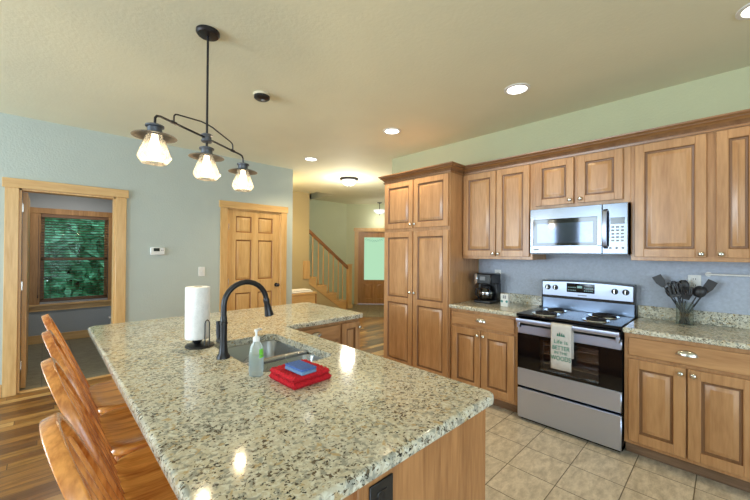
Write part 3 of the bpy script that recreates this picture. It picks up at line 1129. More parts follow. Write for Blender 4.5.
# trees beyond the bathroom window
gr = MB(); gr.box(-9, 10, 8.1, 24, -.4, -.3)
solo('ground', gr, 'grass', 'green ground outside the bathroom window', 'ground', kind='structure')
for i, (tx, ty, tz, rad, m_, lab) in enumerate((
        (-1.9, 11.2, 1.5, 1.15, 'leaf', 'leafy green tree outside, at the far left of the blinded window'),
        (.55, 11.0, 1.2, 1.2, 'leaf2', 'blue-green leafy tree outside, in the middle of the blinded window'),
        (3.0, 11.2, 1.4, 1.15, 'leaf', 'leafy green tree outside, at the right of the blinded window'),
        (.85, 15.2, 2.2, 2.2, 'leaf2', 'taller blue-green tree outside, behind the nearer ones'))):
    t = Thing('tree', lab, 'tree', (tx, ty, -.3))
    mb = MB(); mb.tube([(tx, ty, -.3), (tx + .05, ty, tz * .5), (tx, ty, tz)], [.11, .08, .04], 10)
    for k in range(7):
        an = k * 2.4
        mb.tube([(tx, ty, tz * .45 + k * .06), (tx + math.cos(an) * rad * .6, ty + math.sin(an) * rad * .6, tz + .3 * (k % 3))], [.04, .012], 7)
    t.part('trunk', mb, 'bark')
    mb = MB()
    for k in range(3400):
        d = Vector((random.gauss(0, 1), random.gauss(0, 1), random.gauss(0, 1))).normalized() * rad * (random.random() ** .4)
        c = Vector((tx, ty, tz)) + Vector((d.x, d.y, d.z * 1.25))
        if c.z < -.2: continue
        e1 = Vector((random.gauss(0, 1), random.gauss(0, 1), random.gauss(0, 1))).normalized()
        e2 = e1.cross(Vector((random.gauss(0, 1), random.gauss(0, 1), random.gauss(0, 1)))).normalized()
        s_ = random.uniform(.08, .16)
        mb.add([c - e1 * s_, c + e2 * s_ * .5, c + e1 * s_, c - e2 * s_ * .5], [(0, 1, 2, 3)])
    t.part('foliage', mb, m_)

# ================================================================== CABINET WALL
XF, XU, XP = 2.98, 3.20, 2.96      # face-frame planes: base, upper, pantry (doors stand proud)
DT = .022


def knob(t, door, T, u, v, w=DT): t.part('knob', knob_mb(T, u, v, w), 'nickel', door)


def crown_sweep(path, prof):
    """path: 2D points, profile: (outward, z); outward is to the right of travel"""
    mb = MB()
    rings = []
    n = len(path)
    P = [Vector(p) for p in path]
    for i in range(n):
        if i > 0: d1 = (P[i] - P[i - 1]).normalized()
        if i < n - 1: d2 = (P[i + 1] - P[i]).normalized()
        if i == 0: d1 = d2
        if i == n - 1: d2 = d1
        n1 = Vector((d1.y, -d1.x)); n2 = Vector((d2.y, -d2.x))
        nn = n1 + n2
        k = 2 / nn.length_squared
        rings.append([Vector((P[i].x + nn.x * o_ * k, P[i].y + nn.y * o_ * k, z)) for o_, z in prof])
    mb.rings(rings, 0, True)
    m_ = len(prof)
    for i in range(n - 1):
        for k in range(m_):
            if k in (3, 4, 7, 9): mb.m[i * m_ + k] = 1
    return mb


# pantry
PY0, PY1 = 1.962, 2.885
t = Thing('pantry_cabinet', 'tall honey wood pantry cabinet with four doors at the end of the cabinet run', 'cabinet', (XP + .29, (PY0 + PY1) / 2, 0))
mb = MB()
mb.box(XP, XW - .006, PY0, PY1, .10, 2.29, .002)
mb.box(XP + .06, XW - .006, PY0 + .01, PY1 - .01, .004, .10)
t.part('body', mb, 'cab')
TP = facing_x(XP)
ym = 2.432
for (a, b, ku) in ((PY0 + .012, ym - .006, ym - .03), (ym + .006, PY1 - .012, ym + .03)):
    d = t.part('door', raised_door(TP, a, b, 1.705, 2.243), ('cab', 'glaze')); knob(t, d, TP, ku, 1.745)
    d = t.part('door', raised_door(TP, a, b, .135, 1.665, splits=(.885,)), ('cab', 'glaze')); knob(t, d, TP, ku, .985)

# upper cabinets
UY = [(1.238, PY0), (.513, 1.238), (-.17, .513)]
UZ0 = 1.372
TU = facing_x(XU)
def upper(label, y0, y1, z0, doors, knobs, name='wall_cabinet'):
    t = Thing(name, label, 'cabinet', (XU + .17, (y0 + y1) / 2, z0))
    mb = MB(); mb.box(XU, XW - .006, y0, y1, z0, 2.29, .002)
    t.part('body', mb, 'cab')
    for (a, b), (ku, kv) in zip(doors, knobs):
        d = t.part('door', raised_door(TU, a, b, z0 + .028, 2.243, fr=.056), ('cab', 'glaze'))
        knob(t, d, TU, ku, kv)
upper('honey wood wall cabinet with two tall doors left of the microwave', UY[0][0], UY[0][1], UZ0, [(1.587, 1.945), (1.262, 1.579)], [(1.610, 1.425), (1.556, 1.425)])
upper('short honey wood wall cabinet with two doors above the microwave', UY[1][0], UY[1][1], 1.825, [(.900, 1.212), (.560, .872)], [(.925, 1.885), (.848, 1.885)])
upper('honey wood wall cabinet right of the microwave, cut by the photo edge', UY[2][0], UY[2][1], UZ0 + .012, [(.100, .487), (-.15, .055)], [(.126, 1.435), (.032, 1.435)])
t = Thing('wall_cabinet', 'honey wood wall cabinet beyond the right edge of the picture', 'cabinet', (XU + .17, -.6, UZ0))
mb = MB(); mb.box(XU, XW - .006, -1.0, -.172, UZ0 + .012, 2.29, .002)
t.part('body', mb, 'cab')

prof = [(.0, 2.252), (.012, 2.252), (.014, 2.266), (.006, 2.270), (.010, 2.282), (.022, 2.296), (.036, 2.306), (.044, 2.310), (.044, 2.318), (.056, 2.324), (.060, 2.330), (.060, 2.340), (.0, 2.340)]
cr = crown_sweep([(XW - .002, PY1), (XP - .001, PY1), (XP - .001, PY0), (XU - .001, PY0), (XU - .001, -1.0)], prof)
solo('crown_molding', cr, ('crown', 'glaze'), 'stepped brown crown molding running along the top of pantry and wall cabinets', 'molding', (XU, 1, 2.26))

# base cabinets
TF = facing_x(XF)
SY0, SY1 = .520, 1.268       # range
def base(label, y0, y1, draw, doors, pull, knobs):
    t = Thing('base_cabinet', label, 'cabinet', (XF + .28, (y0 + y1) / 2, 0))
    mb = MB(); mb.box(XF, XW - .006, y0, y1, .10, .876, .002)
    t.part('body', mb, 'cab')
    mb = MB(); mb.box(XF + .055, XW - .006, y0, y1, .022, .10); mb.box(XF + .075, XW - .006, y0, y1, .004, .022)
    t.part('toe_kick', mb, 'toe')
    for (a, b), pu in zip(draw, pull):
        d = t.part('drawer', flat_front(TF, a, b, .724, .850), 'cabh')
        t.part('cup_pull', cup_pull_mb(TF, pu, .798, DT), 'nickel', d)
    for (a, b), (ku, kv) in zip(doors, knobs):
        d = t.part('door', raised_door(TF, a, b, .128, .700, fr=.06), ('cab', 'glaze'))
        knob(t, d, TF, ku, kv)
base('base cabinet with one drawer and two doors between pantry and range', SY1 + .004, PY0 - .002, [(1.300, 1.935)], [(1.622, 1.935), (1.300, 1.614)], [1.618], [(1.648, .650), (1.588, .650)])
base('base cabinet with one drawer and two doors right of the range', -.17, SY0 - .006, [(-.125, .487)], [(.187, .487), (-.125, .178)], [.183], [(.213, .665), (.152, .665)])
t = Thing('base_cabinet', 'base cabinet beyond the right edge of the picture', 'cabinet', (XF + .28, -.6, 0))
mb = MB(); mb.box(XF, XW - .006, -1.0, -.172, .10, .876, .002); mb.box(XF + .05, XW - .006, -1.0, -.172, .004, .10)
t.part('body', mb, 'cab')


def counter(label, y0, y1):
    t = Thing('worktop', label, 'worktop', (3.25, (y0 + y1) / 2, .878))
    poly = ccw([Vector(p) for p in ((2.945, y0), (XW - .001, y0), (XW - .001, y1), (2.945, y1))])
    t.part('slab', slab(poly, .878, .914, .010), 'granite')
    mb = MB(); mb.box(XW - .022, XW - .001, y0, y1, .914, 1.012, .003)
    t.part('backsplash', mb, 'granite')
counter('speckled granite worktop with the coffee maker, left of the range', SY1 + .003, PY0 - .002)
counter('speckled granite worktop with the utensil jar, right of the range', -1.0, SY0 - .003)

# ---- range
t = Thing('kitchen_range', 'freestanding stainless electric range with black glass oven door', 'range', (3.2, (SY0 + SY1) / 2, 0))
RX = 2.965
TR = facing_x(RX)
mb = MB()
mb.box(RX + .004, 3.50, SY0, SY0 + .012, .03, .895)
mb.box(RX + .004, 3.50, SY1 - .012, SY1, .03, .895)
mb.box(3.44, 3.50, SY0, SY1, .03, .93)
mb.box(RX + .004, 3.50, SY0, SY1, .03, .06)
mb.box(RX + .03, 3.48, SY0 + .02, SY1 - .02, .004, .03)
t.part('body', mb, 'black')
mb = MB()
mb.box(RX + .03, 3.42, SY0 + .10, SY0 + .11, .31, .80); mb.box(RX + .03, 3.42, SY1 - .11, SY1 - .10, .31, .80)
mb.box(3.41, 3.42, SY0 + .10, SY1 - .10, .31, .80); mb.box(RX + .03, 3.42, SY0 + .10, SY1 - .10, .30, .31)
t.part('oven_cavity', mb, 'ovenin')
mb = MB()
tbox(mb, TR, SY0 + .003, SY1 - .003, .03, .282, -.02, .016, .006)
t.part('storage_drawer', mb, 'steel')
mb = MB()                                     # oven door: steel frame with window opening
tbox(mb, TR, SY0 + .003, SY1 - .003, .298, .452, -.03, .016, .006)
tbox(mb, TR, SY0 + .003, SY1 - .003, .745, .822, -.03, .016, .006)
dr = t.part('oven_door', mb, 'steel')
mb = MB()
tbox(mb, TR, SY0 + .003, SY0 + .145, .452, .745, -.03, .014)
tbox(mb, TR, SY1 - .185, SY1 - .003, .452, .745, -.03, .014)
tbox(mb, TR, SY0 + .14, SY1 - .18, .452, .475, -.03, .014)
tbox(mb, TR, SY0 + .14, SY1 - .18, .72, .745, -.03, .014)
t.part('black_glass_border', mb, 'blackglass', dr)
mb = MB(); tbox(mb, TR, SY0 + .14, SY1 - .18, .47, .725, .006, .010)
t.part('oven_window', mb, 'ovenglass', dr)
mb = MB()
HZ = .862
mb.tube([(RX - .055, SY0 + .01, HZ), (RX - .055, SY1 - .01, HZ)], 1.0, 20, flat=(.019, .012))
for y in (SY0 + .022, SY1 - .022):
    mb.box(RX - .05, RX + .0, y - .012, y + .012, .80, HZ + .004, .004)
t.part('door_handle', mb, 'steel', dr)
mb = MB()
for z in (.52, .60, .67):
    for k in range(14):
        x = RX + .06 + k * .026
        mb.cyl((x, SY0 + .112, z), (x, SY1 - .112, z), .0028, n=6)
    mb.cyl((RX + .05, SY0 + .112, z), (RX + .05, SY1 - .112, z), .006, n=6)
t.part('oven_rack', mb, 'rack')
mb = MB(); mb.box(RX + .045, RX + .06, SY1 - .19, SY1 - .175, .31, .74)
t.part('oven_light_strip', mb, 'rack')
mb = MB()
mb.box(RX - .035, 3.44, SY0 - .001, SY1 + .001, .895, .918, .006)
ct = t.part('cooktop', mb, 'black')
def burner(cx, cy, r):
    mb = MB()
    mb.lathe((cx, cy, .918), [(r + .022, .001), (r + .020, .006), (r + .010, .005), (r * .4, .002), (0.002, .002)], 32)
    dp = t.part('drip_pan', mb, 'chrome', ct)
    mb = MB()
    pts = []
    turns = 4
    for k in range(turns * 24 + 1):
        th = 2 * PI * k / 24
        rr = .018 + (r - .018) * k / (turns * 24)
        pts.append((cx + rr * math.cos(th), cy + rr * math.sin(th), .930))
    mb.tube(pts, .0052, 8)
    for a in (0, 2 * PI / 3, 4 * PI / 3):
        mb.box(-.002, .002, 0, r, -.006, 0, 0, 0, lambda v, a=a: Vector((cx + v.x * math.cos(a) - v.y * math.sin(a), cy + v.x * math.sin(a) + v.y * math.cos(a), .926 + v.z)))
    t.part('burner_coil', mb, 'coil', ct)
burner(3.07, SY1 - .19, .088); burner(3.31, SY1 - .19, .07)
burner(3.07, SY0 + .19, .07); burner(3.31, SY0 + .19, .088)
# backguard
BX = 3.44
SB1 = 1.238
TG = facing_x(BX)
mb = MB()
tbox(mb, TG, SY0 + .005, SB1 - .005, .918, 1.03, -.05, .004, .003)
t.part('lower_guard', mb, 'guardsteel')
mb = MB()
mb.prism([(SY0 + .002, 1.02), (SB1 - .002, 1.02), (SB1 - .002, 1.180)] + [(SB1 - .002 - (SB1 - SY0 - .004) * k / 12, 1.180 + .012 * math.sin(PI * k / 12)) for k in range(1, 12)] + [(SY0 + .002, 1.180)], -.06, .018, 0, TG)
bgp = t.part('backguard', mb, 'black')
mb = MB()
mb.prism([(SY0 + .012, 1.045), (SB1 - .012, 1.045), (SB1 - .012, 1.165)] + [(SB1 - .012 - (SB1 - SY0 - .024) * k / 12, 1.165 + .012 * math.sin(PI * k / 12)) for k in range(1, 12)] + [(SY0 + .012, 1.165)], .016, .022, 0, TG)
t.part('control_panel', mb, 'steel', bgp)
mb = MB(); tbox(mb, TG, .80, 1.02, 1.085, 1.165, .021, .025, .002)
for k in range(5):
    for j in range(2):
        for sgn in (0, 1):
            u_ = (.815 if sgn == 0 else .945) + k * .014
            tbox(mb, TG, u_, u_ + .008, 1.10 + j * .025, 1.108 + j * .025, .0245, .0256, 0, 1)
tbox(mb, TG, .895, .935, 1.125, 1.145, .0245, .0256, 0, 1)
t.part('display', mb, ('blackglass', 'teal_led'), bgp)
for y in (1.180, 1.115, .655, .580):
    mb = MB()
    rings = []
    for r, d in ((.024, .021), (.024, .027), (.018, .029), (.017, .044), (.014, .046)):
        rings.append([TG((y + r * math.cos(2 * PI * k / 20), 1.118 + r * math.sin(2 * PI * k / 20), d)) for k in range(20)])
    mb.rings(rings)
    tbox(mb, TG, y - .004, y + .004, 1.10, 1.137, .044, .05, .001, 1)
    t.part('control_knob', mb, ('blackplastic', 'nickel'), bgp)
mb = MB(); tbox(mb, TG, .86, .93, 1.058, 1.066, .0215, .0225)
t.part('badge', mb, 'greyplastic', bgp)

# ---- dish towel over the handle
t = Thing('dish_towel', 'cream dish towel with teal lettering hanging on the oven door handle', 'towel', (RX - .06, .90, .53))
mb = MB()
prof_ = [(RX - .083, .53)] + [(RX - .083, .53 + k * .055) for k in range(1, 6)]
prof_ += [(RX - .083, HZ - .005)]
for k in range(7):
    a = PI * k / 6
    prof_.append((RX - .055 - .0275 * math.cos(a), HZ + .0215 * math.sin(a)))
prof_ += [(RX - .029, .78), (RX - .027, .72), (RX - .027, .62)]
Y0, Y1 = .826, .972
rings = []
for i, (x, z) in enumerate(prof_):
    rings.append([Vector((x + .002 * math.sin(j * .9 + i * .2) * (1 if i < 6 else .3), Y0 + (Y1 - Y0) * j / 10, z)) for j in range(11)])
mb.rings(rings, 0, False, closed=False)
top_ = bpy.data.objects.new('cloth', mb.mesh('cloth', mats_of('towel'), t.loc))
COL.objects.link(top_); top_.parent = t.o
sm = top_.modifiers.new('thickness', 'SOLIDIFY'); sm.thickness = .003; sm.offset = 0
mb = MB()
yc = (Y0 + Y1) / 2
def TT(zc, yo=0.0): return lambda v: Vector((RX - .0885 - v[2], yc + yo - v[0], zc + v[1]))
for wd, sz, zc_, sq_ in (('Life is', .044, .733, 1.0), ('BETTER', .046, .684, .80), ('IN THE', .030, .652, 1.0), ('WOODS', .050, .603, .74)):
    mb = MB()
    text_mesh(mb, wd, sz, TT(zc_), squash=sq_)
    t.part('lettering', mb, 'print', label='teal words ' + wd)
mb = MB()
for dx, hh in ((-.022, .026), (-.008, .034), (.008, .030), (.022, .024)):   # little row of firs above the words
    for s_ in range(3):
        w_ = .009 - s_ * .0022
        mb.add([TT(.79)((dx - w_, s_ * hh / 4, 0)), TT(.79)((dx + w_, s_ * hh / 4, 0)), TT(.79)((dx, s_ * hh / 4 + hh / 2, 0))], [(0, 1, 2)])
t.part('fir_print', mb, 'print', label='row of small teal fir trees above the words')

# ---- microwave
t = Thing('microwave', 'stainless over-the-range microwave under the short wall cabinet', 'microwave', (3.33, .88, 1.43))
XM = 3.15
TM = facing_x(XM)
MY0, MY1, MZ0, MZ1 = .519, 1.233, 1.432, 1.820
mb = MB(); mb.box(XM, XW, MY0 + .004, MY1 - .004, MZ0, MZ1, .003)
t.part('body', mb, 'blackplastic')
mb = MB()
for p in ((MY0 + .165, MY1, MZ0, MZ0 + .07), (MY0 + .165, MY1, MZ1 - .095, MZ1), (MY0 + .165, MY0 + .20, MZ0 + .06, MZ1 - .09), (MY1 - .03, MY1, MZ0 + .06, MZ1 - .09)):
    tbox(mb, TM, p[0], p[1], p[2], p[3], 0, .022, .003)
dr = t.part('door', mb, 'mwsteel')
mb = MB(); tbox(mb, TM, MY0 + .195, MY1 - .025, MZ0 + .066, MZ1 - .092, 0, .019, .002)
t.part('dark_surround', mb, 'blackglass', dr)
mb = MB(); tbox(mb, TM, MY0 + .225, MY1 - .06, MZ0 + .09, MZ1 - .13, .018, .0205, .001)
t.part('door_window', mb, 'mwglass', dr)
mb = MB()
hy = MY0 + .140
pts = [(XM - .018, hy, MZ0 + .045), (XM - .055, hy, MZ0 + .065)] + [(XM - .058 - .012 * math.sin(PI * k / 8), hy, MZ0 + .075 + (MZ1 - MZ0 - .15) * k / 8) for k in range(9)] + [(XM - .055, hy, MZ1 - .065), (XM - .018, hy, MZ1 - .045)]
mb.tube(pts, 1.0, 14, flat=(.007, .014), nref=(1, 0, 0))
t.part('handle', mb, 'steel', dr)
mb = MB(); tbox(mb, TM, MY0, MY0 + .163, MZ0, MZ1, 0, .022, .003)
cp = t.part('control_panel', mb, 'mwsteel')
mb = MB(); tbox(mb, TM, MY0 + .02, MY0 + .11, MZ1 - .16, MZ1 - .11, .0215, .024, .001)
t.part('display', mb, 'screen', cp)
mb = MB()
for j in range(5):
    for k in range(3):
        tbox(mb, TM, MY0 + .024 + k * .03, MY0 + .044 + k * .03, MZ0 + .095 + j * .026, MZ0 + .108 + j * .026, .0215, .023, .001)
t.part('keypad', mb, 'greyplastic', cp)
for k in range(3):
    mb = MB(); mb.cyl(TM((MY0 + .03 + k * .04, MZ0 + .045, .021)), TM((MY0 + .03 + k * .04, MZ0 + .045, .026)), .009, n=16)
    t.part('button', mb, 'greyplastic', cp)
mb = MB(); tbox(mb, TM, MY1 - .075, MY1 - .03, MZ0 + .026, MZ0 + .04, .022, .0235)
t.part('badge', mb, 'greyplastic', dr)
mb = MB(); tbox(mb, TM, MY0, MY1, MZ0 - .008, MZ0, -.33, .0)
t.part('vent_underside', mb, 'black')

# ---- coffee maker
cx, cy, cz = 3.36, 1.765, .914
t = Thing('coffee_maker', 'black drip coffee maker with glass carafe beside the pantry', 'coffee maker', (cx, cy, cz))
mb = MB(); mb.box(cx - .11, cx + .12, cy - .095, cy + .095, cz, cz + .03, .008)
mb.box(cx + .03, cx + .12, cy - .095, cy + .095, cz + .03, cz + .20, .006)
t.part('body', mb, 'blackplastic')
mb = MB(); mb.box(cx - .10, cx + .12, cy - .095, cy + .095, cz + .195, cz + .305, .012)
hd = t.part('brew_head', mb, 'blackplastic')
mb = MB(); mb.box(cx - .104, cx - .098, cy - .03, cy + .03, cz + .235, cz + .275, .002)
t.part('display', mb, 'greyplastic', hd)
mb = MB(); mb.box(cx - .112, cx - .09, cy + .055, cy + .085, cz + .20, cz + .30, .003)
t.part('chrome_trim', mb, 'chrome', hd)
mb = MB(); mb.lathe((cx - .035, cy, cz + .032), [(.002, 0), (.055, 0), (.068, .02), (.07, .07), (.055, .11), (.045, .125), (.043, .125), (.053, .108), (.067, .07), (.065, .022), (.052, .004), (.002, .003)], 28)
cf = t.part('carafe', mb, 'carafe')
mb = MB(); mb.lathe((cx - .035, cy, cz + .032), [(.047, .12), (.049, .14), (.02, .15), (.002, .15)], 28)
t.part('lid', mb, 'blackplastic', cf)
mb = MB(); mb.lathe((cx - .035, cy, cz + .032), [(.071, .066), (.0715, .072), (.071, .080), (.069, .080)], 28)
t.part('band', mb, 'chrome', cf)
mb = MB(); mb.tube([(cx - .085, cy + .03, cz + .15), (cx - .135, cy + .05, cz + .145), (cx - .14, cy + .05, cz + .09), (cx - .10, cy + .035, cz + .05)], 1, 10, flat=(.007, .011))
t.part('carafe_handle', mb, 'blackplastic', cf)

# little white box beside it
bx, by = 3.245, 1.515
t = Thing('small_box', 'small white box with dark squares and teal dots beside the coffee maker', 'box', (bx, by, .914))
mb = MB(); mb.box(bx - .02, bx + .02, by - .038, by + .038, .914, 1.035, .002)
t.part('carton', mb, 'whiteplastic')
TX = facing_x(bx - .02)
mb = MB()
for a in (0, 1):
    for b in (0, 1):
        tbox(mb, TX, by - .018 + a * .018, by - .004 + a * .018, .99 + b * .017, 1.003 + b * .017, 0, .0008, 0, 0)
for du in (-.024, .024):
    mb.prism([(by + du + .012 * math.cos(k * PI / 8), .962 + .012 * math.sin(k * PI / 8)) for k in range(16)], 0, .0008, 1, TX)
t.part('print', mb, ('greyplastic', 'teal'))

# wall plates
def plate(name, label, T, u, v, w_=.07, h_=.115, toggle=False, cat='outlet', m='whiteplastic', slots=True):
    t = Thing(name, label, cat, T((u, v, 0)))
    mb = MB(); tbox(mb, T, u - w_ / 2, u + w_ / 2, v - h_ / 2, v + h_ / 2, 0, .006, .002)
    pl_ = t.part('cover_plate', mb, m)
    if toggle:
        mb = MB(); tbox(mb, T, u - .008, u + .008, v - .014, v + .014, .005, .012, .002)
        t.part('toggle', mb, m)
    else:
        for dv in (-.024, .024):
            mb = MB(); tbox(mb, T, u - .017, u + .017, v + dv - .015, v + dv + .015, .005, .008, .004)
            if slots:
                tbox(mb, T, u - .008, u - .005, v + dv - .006, v + dv + .007, .0075, .0084, 0, 1)
                tbox(mb, T, u + .005, u + .008, v + dv - .006, v + dv + .007, .0075, .0084, 0, 1)
            t.part('receptacle', mb, (m, 'blackplastic'))
TW = facing_x(XW)
plate('wall_outlet', 'white wall outlet partly hidden behind the utensil jar', TW, .176, 1.222, .075, .11)
plate('wall_outlet', 'white wall outlet behind the coffee maker', TW, 1.735, 1.195)
plate('light_switch', 'white light switch left of the six-panel door', TL, 1.517, 1.157, .08, .125, True, 'switch')

# thermostat
t = Thing('thermostat', 'small white thermostat on the wall right of the open doorway', 'thermostat', (1.0, YL, 1.42))
mb = MB(); tbox(mb, TL, .93, 1.085, 1.378, 1.472, 0, .025, .008)
t.part('housing', mb, 'whiteplastic')
mb = MB(); tbox(mb, TL, .962, 1.026, 1.424, 1.462, .0245, .027, .001)
t.part('display', mb, 'screen')
for u_ in (1.045, 1.062):
    mb = MB(); tbox(mb, TL, u_ - .005, u_ + .005, 1.43, 1.44, .0245, .028, .001)
    t.part('button', mb, 'greyplastic')

# towel bar at the right
t = Thing('towel_bar', 'thin white towel bar on the wall under the right wall cabinet', 'towel bar', (XW, 0, 1.287))
mb = MB(); mb.cyl((XW - .045, .108, 1.287), (XW - .045, -.45, 1.287), .007, n=12)
t.part('bar', mb, 'whiteplastic')
for y in (.10, -.44):
    mb = MB(); mb.cyl((XW, y, 1.287), (XW - .045, y, 1.287), .009, n=12); mb.cyl((XW, y, 1.287), (XW - .006, y, 1.287), .018, n=16)
    t.part('bracket', mb, 'whiteplastic')

# utensil jar and utensils
ux, uy = 3.44, .222
t = Thing('utensil_jar', 'square clear glass jar holding kitchen utensils by the range', 'jar', (ux, uy, .914))
mb = MB()
JH = .16
hw = .048
for (a, b, c, d) in ((-hw, -hw + .004, -hw, hw), (hw - .004, hw, -hw, hw), (-hw + .004, hw - .004, -hw, -hw + .004), (-hw + .004, hw - .004, hw - .004, hw)):
    mb.box(ux + a, ux + b, uy + c, uy + d, .914, .914 + JH)
mb.box(ux - hw, ux + hw, uy - hw, uy + hw, .914, .92)
t.part('glass_wall', mb, 'tumbler')
def utensil(name, label, foot, top, head, group=None):
    t = Thing(name, label, 'utensil', foot)
    f, p = Vector(foot), Vector(top)
    d = (p - f).normalized()
    mb = MB(); mb.tube([f, f + (p - f) * .5, p], [.007, .006, .004], 10)
    t.part('handle', mb, 'charcoal')
    side = d.cross(Vector((1, 0, 0))).normalized()
    nrm = side.cross(d).normalized()
    mb = MB()
    if head[0] == 'blade':
        L_, w0, w1 = head[1:]
        def TT_(v): return p + side * v[0] + d * v[1] + nrm * v[2]
        mb.prism([(-w0, -.01), (w0, -.01), (w1, L_ * .4), (w1, L_), (-w1, L_), (-w1, L_ * .4)], -.002, .002, 0, TT_)
        nm = 'blade'
    elif head[0] == 'slot':
        L_, w0, w1 = head[1:]
        def TT_(v): return p + side * v[0] + d * v[1] + nrm * v[2]
        mb.box(-w1, w1, -.005, .015, -.002, .002, 0, 0, TT_)
        mb.box(-w1, w1, L_ - .012, L_, -.002, .002, 0, 0, TT_)
        for k in range(4):
            c_ = -w1 + .004 + (2 * w1 - .008) * k / 3
            mb.box(c_ - .004, c_ + .004, .01, L_, -.002, .002, 0, 0, TT_)
        nm = 'slotted_blade'
    elif head[0] == 'bowl':
        L_, w_, dp = head[1:]
        rings = []
        for i in range(1, 8):
            th = PI * i / 8
            rings.append([p + d * (L_ / 2 - L_ / 2 * math.cos(th)) + side * (w_ * math.sin(th) * math.cos(PI * k / 8)) - nrm * (dp * math.sin(th) * math.sin(PI * k / 8)) for k in range(9)])
        mb.rings(rings, 0, False, closed=False)
        nm = 'bowl'
    elif head[0] == 'whisk':
        L_, w_ = head[1:]
        for k in range(5):
            a = PI * k / 5
            ax = side * math.cos(a) + nrm * math.sin(a)
            mb.tube([p + d * (L_ * .5 * (1 - math.cos(PI * j / 8)) if j <= 8 else 0) * 1.0 + ax * (w_ * math.sin(PI * j / 8) * (.4 + .6 * j / 8)) for j in range(9)], .0016, 6)
            mb.tube([p + d * (L_ * .5 * (1 - math.cos(PI * j / 8))) - ax * (w_ * math.sin(PI * j / 8) * (.4 + .6 * j / 8)) for j in range(9)], .0016, 6)
        nm = 'wire_loops'
    elif head[0] == 'fork':
        L_, w_ = head[1:]
        rings = []
        for k in range(7):
            c_ = -w_ + 2 * w_ * k / 6
            mb.tube([p + d * .01 + side * c_ * .5, p + d * L_ * .5 + side * c_, p + d * L_ + side * c_ - nrm * .02], [.004, .0045, .003], 7)
        nm = 'tines'
    o = t.part(nm, mb, 'charcoal')
    if head[0] == 'bowl':
        s_ = o.modifiers.new('thickness', 'SOLIDIFY'); s_.thickness = .003
zf = .922
utensil('spatula', 'dark turner sticking out of the jar far to the left', (ux - .01, uy - .025, zf), (ux - .01, uy + .125, 1.19), ('blade', .085, .012, .030))
utensil('slotted_turner', 'dark slotted turner upright at the left of the jar', (ux - .03, uy + .0, zf), (ux - .03, uy + .040, 1.12), ('slot', .105, .012, .040))
utensil('serving_spoon', 'dark spoon standing highest in the middle of the jar', (ux + .0, uy + .02, zf), (ux - .005, uy + .012, 1.14), ('bowl', .105, .036, .016))
utensil('pasta_server', 'dark toothed pasta server at the front of the jar', (ux - .034, uy + .015, zf), (ux - .038, uy - .004, 1.09), ('fork', .11, .030))
utensil('ladle', 'dark deep ladle leaning right out of the jar', (ux - .02, uy + .03, zf), (ux - .01, uy - .060, 1.12), ('bowl', .09, .040, .036))
utensil('whisk', 'dark whisk at the back of the jar', (ux + .03, uy - .02, zf), (ux + .025, uy + .03, 1.09), ('whisk', .145, .034))
utensil('spatula', 'broad dark spatula leaning furthest right out of the jar', (ux + .02, uy + .02, zf), (ux + .0, uy - .105, 1.16), ('blade', .095, .014, .028))
utensil('serving_spoon', 'dark spoon between the whisk and the slotted turner', (ux + .01, uy - .01, zf), (ux + .012, uy + .062, 1.10), ('bowl', .095, .034, .014))

# ================================================================== ISLAND
IX0, IX1, IX2 = .218, 1.216, 1.966
IY0, IY1, IY2 = .596, 2.150, 3.025
poly = ccw(rounded_poly([(IX0, IY0), (IX1, IY0), (IX1, IY1), (IX2, IY1), (IX2, IY2), (IX0, IY2)], [.05, .035, .02, .035, .05, .05]))
SX0, SX1, SYa, SYb = .668, 1.052, 1.365, 2.005
hole = ccw(rounded_poly([(SX0, SYa), (SX1, SYa), (SX1, SYb), (SX0, SYb)], [.05] * 4))
wt = slab(poly, .876, .914, .012, hole)
solo('island_worktop', wt, 'granite', 'large L-shaped speckled granite island top with the sink cut into it', 'worktop', (.7, 1.8, .876))

t = Thing('kitchen_island', 'honey wood L-shaped island cabinet under the granite top', 'cabinet', (.85, 1.8, 0))
bx0, bx1, by0, by1 = .56, 1.165, .640, 2.995
mb = MB()
mb.box(bx0, bx1, by0, by1, .10, .66)
mb.box(bx0, bx1, by0, SYa - .05, .65, .876)
mb.box(bx0, bx1, SYb + .05, by1, .65, .876)
mb.box(bx0, bx0 + .02, SYa - .06, SYb + .06, .65, .876)
mb.box(bx1 - .02, bx1, SYa - .06, SYb + .06, .65, .876)
mb.box(bx1 - .01, 1.942, 2.195, by1, .10, .876, .002)
mb.box(bx0 + .06, bx1 - .07, by0 + .02, by1 - .02, .004, .10)
mb.box(bx1 - .08, 1.92, 2.26, by1 - .02, .004, .10)
t.part('body', mb, 'cab')
mb = MB(); mb.box(bx0 - .01, bx1 + .012, by0 - .019, by0, .0045, .876, .002)
t.part('end_panel', mb, 'panel')
TI = facing_y(2.195)
d = t.part('drawer', flat_front(TI, 1.235, 1.715, .735, .848), 'cabx')
t.part('cup_pull', cup_pull_mb(TI, 1.49, .802, DT), 'nickel', d)
d = t.part('door', raised_door(TI, 1.235, 1.472, .128, .708, fr=.05), ('cab', 'glaze')); knob(t, d, TI, 1.448, .66)
d = t.part('door', raised_door(TI, 1.480, 1.715, .128, .708, fr=.05), ('cab', 'glaze')); knob(t, d, TI, 1.504, .66)
d = t.part('door', raised_door(TI, 1.745, 1.935, .128, .848, fr=.045), ('cab', 'glaze')); knob(t, d, TI, 1.918, .80)
TO = facing_y(by0 - .019)
plate('island_outlet', 'dark brown outlet on the end panel of the island', TO, .628, .785, .085, .125, m='bronze')

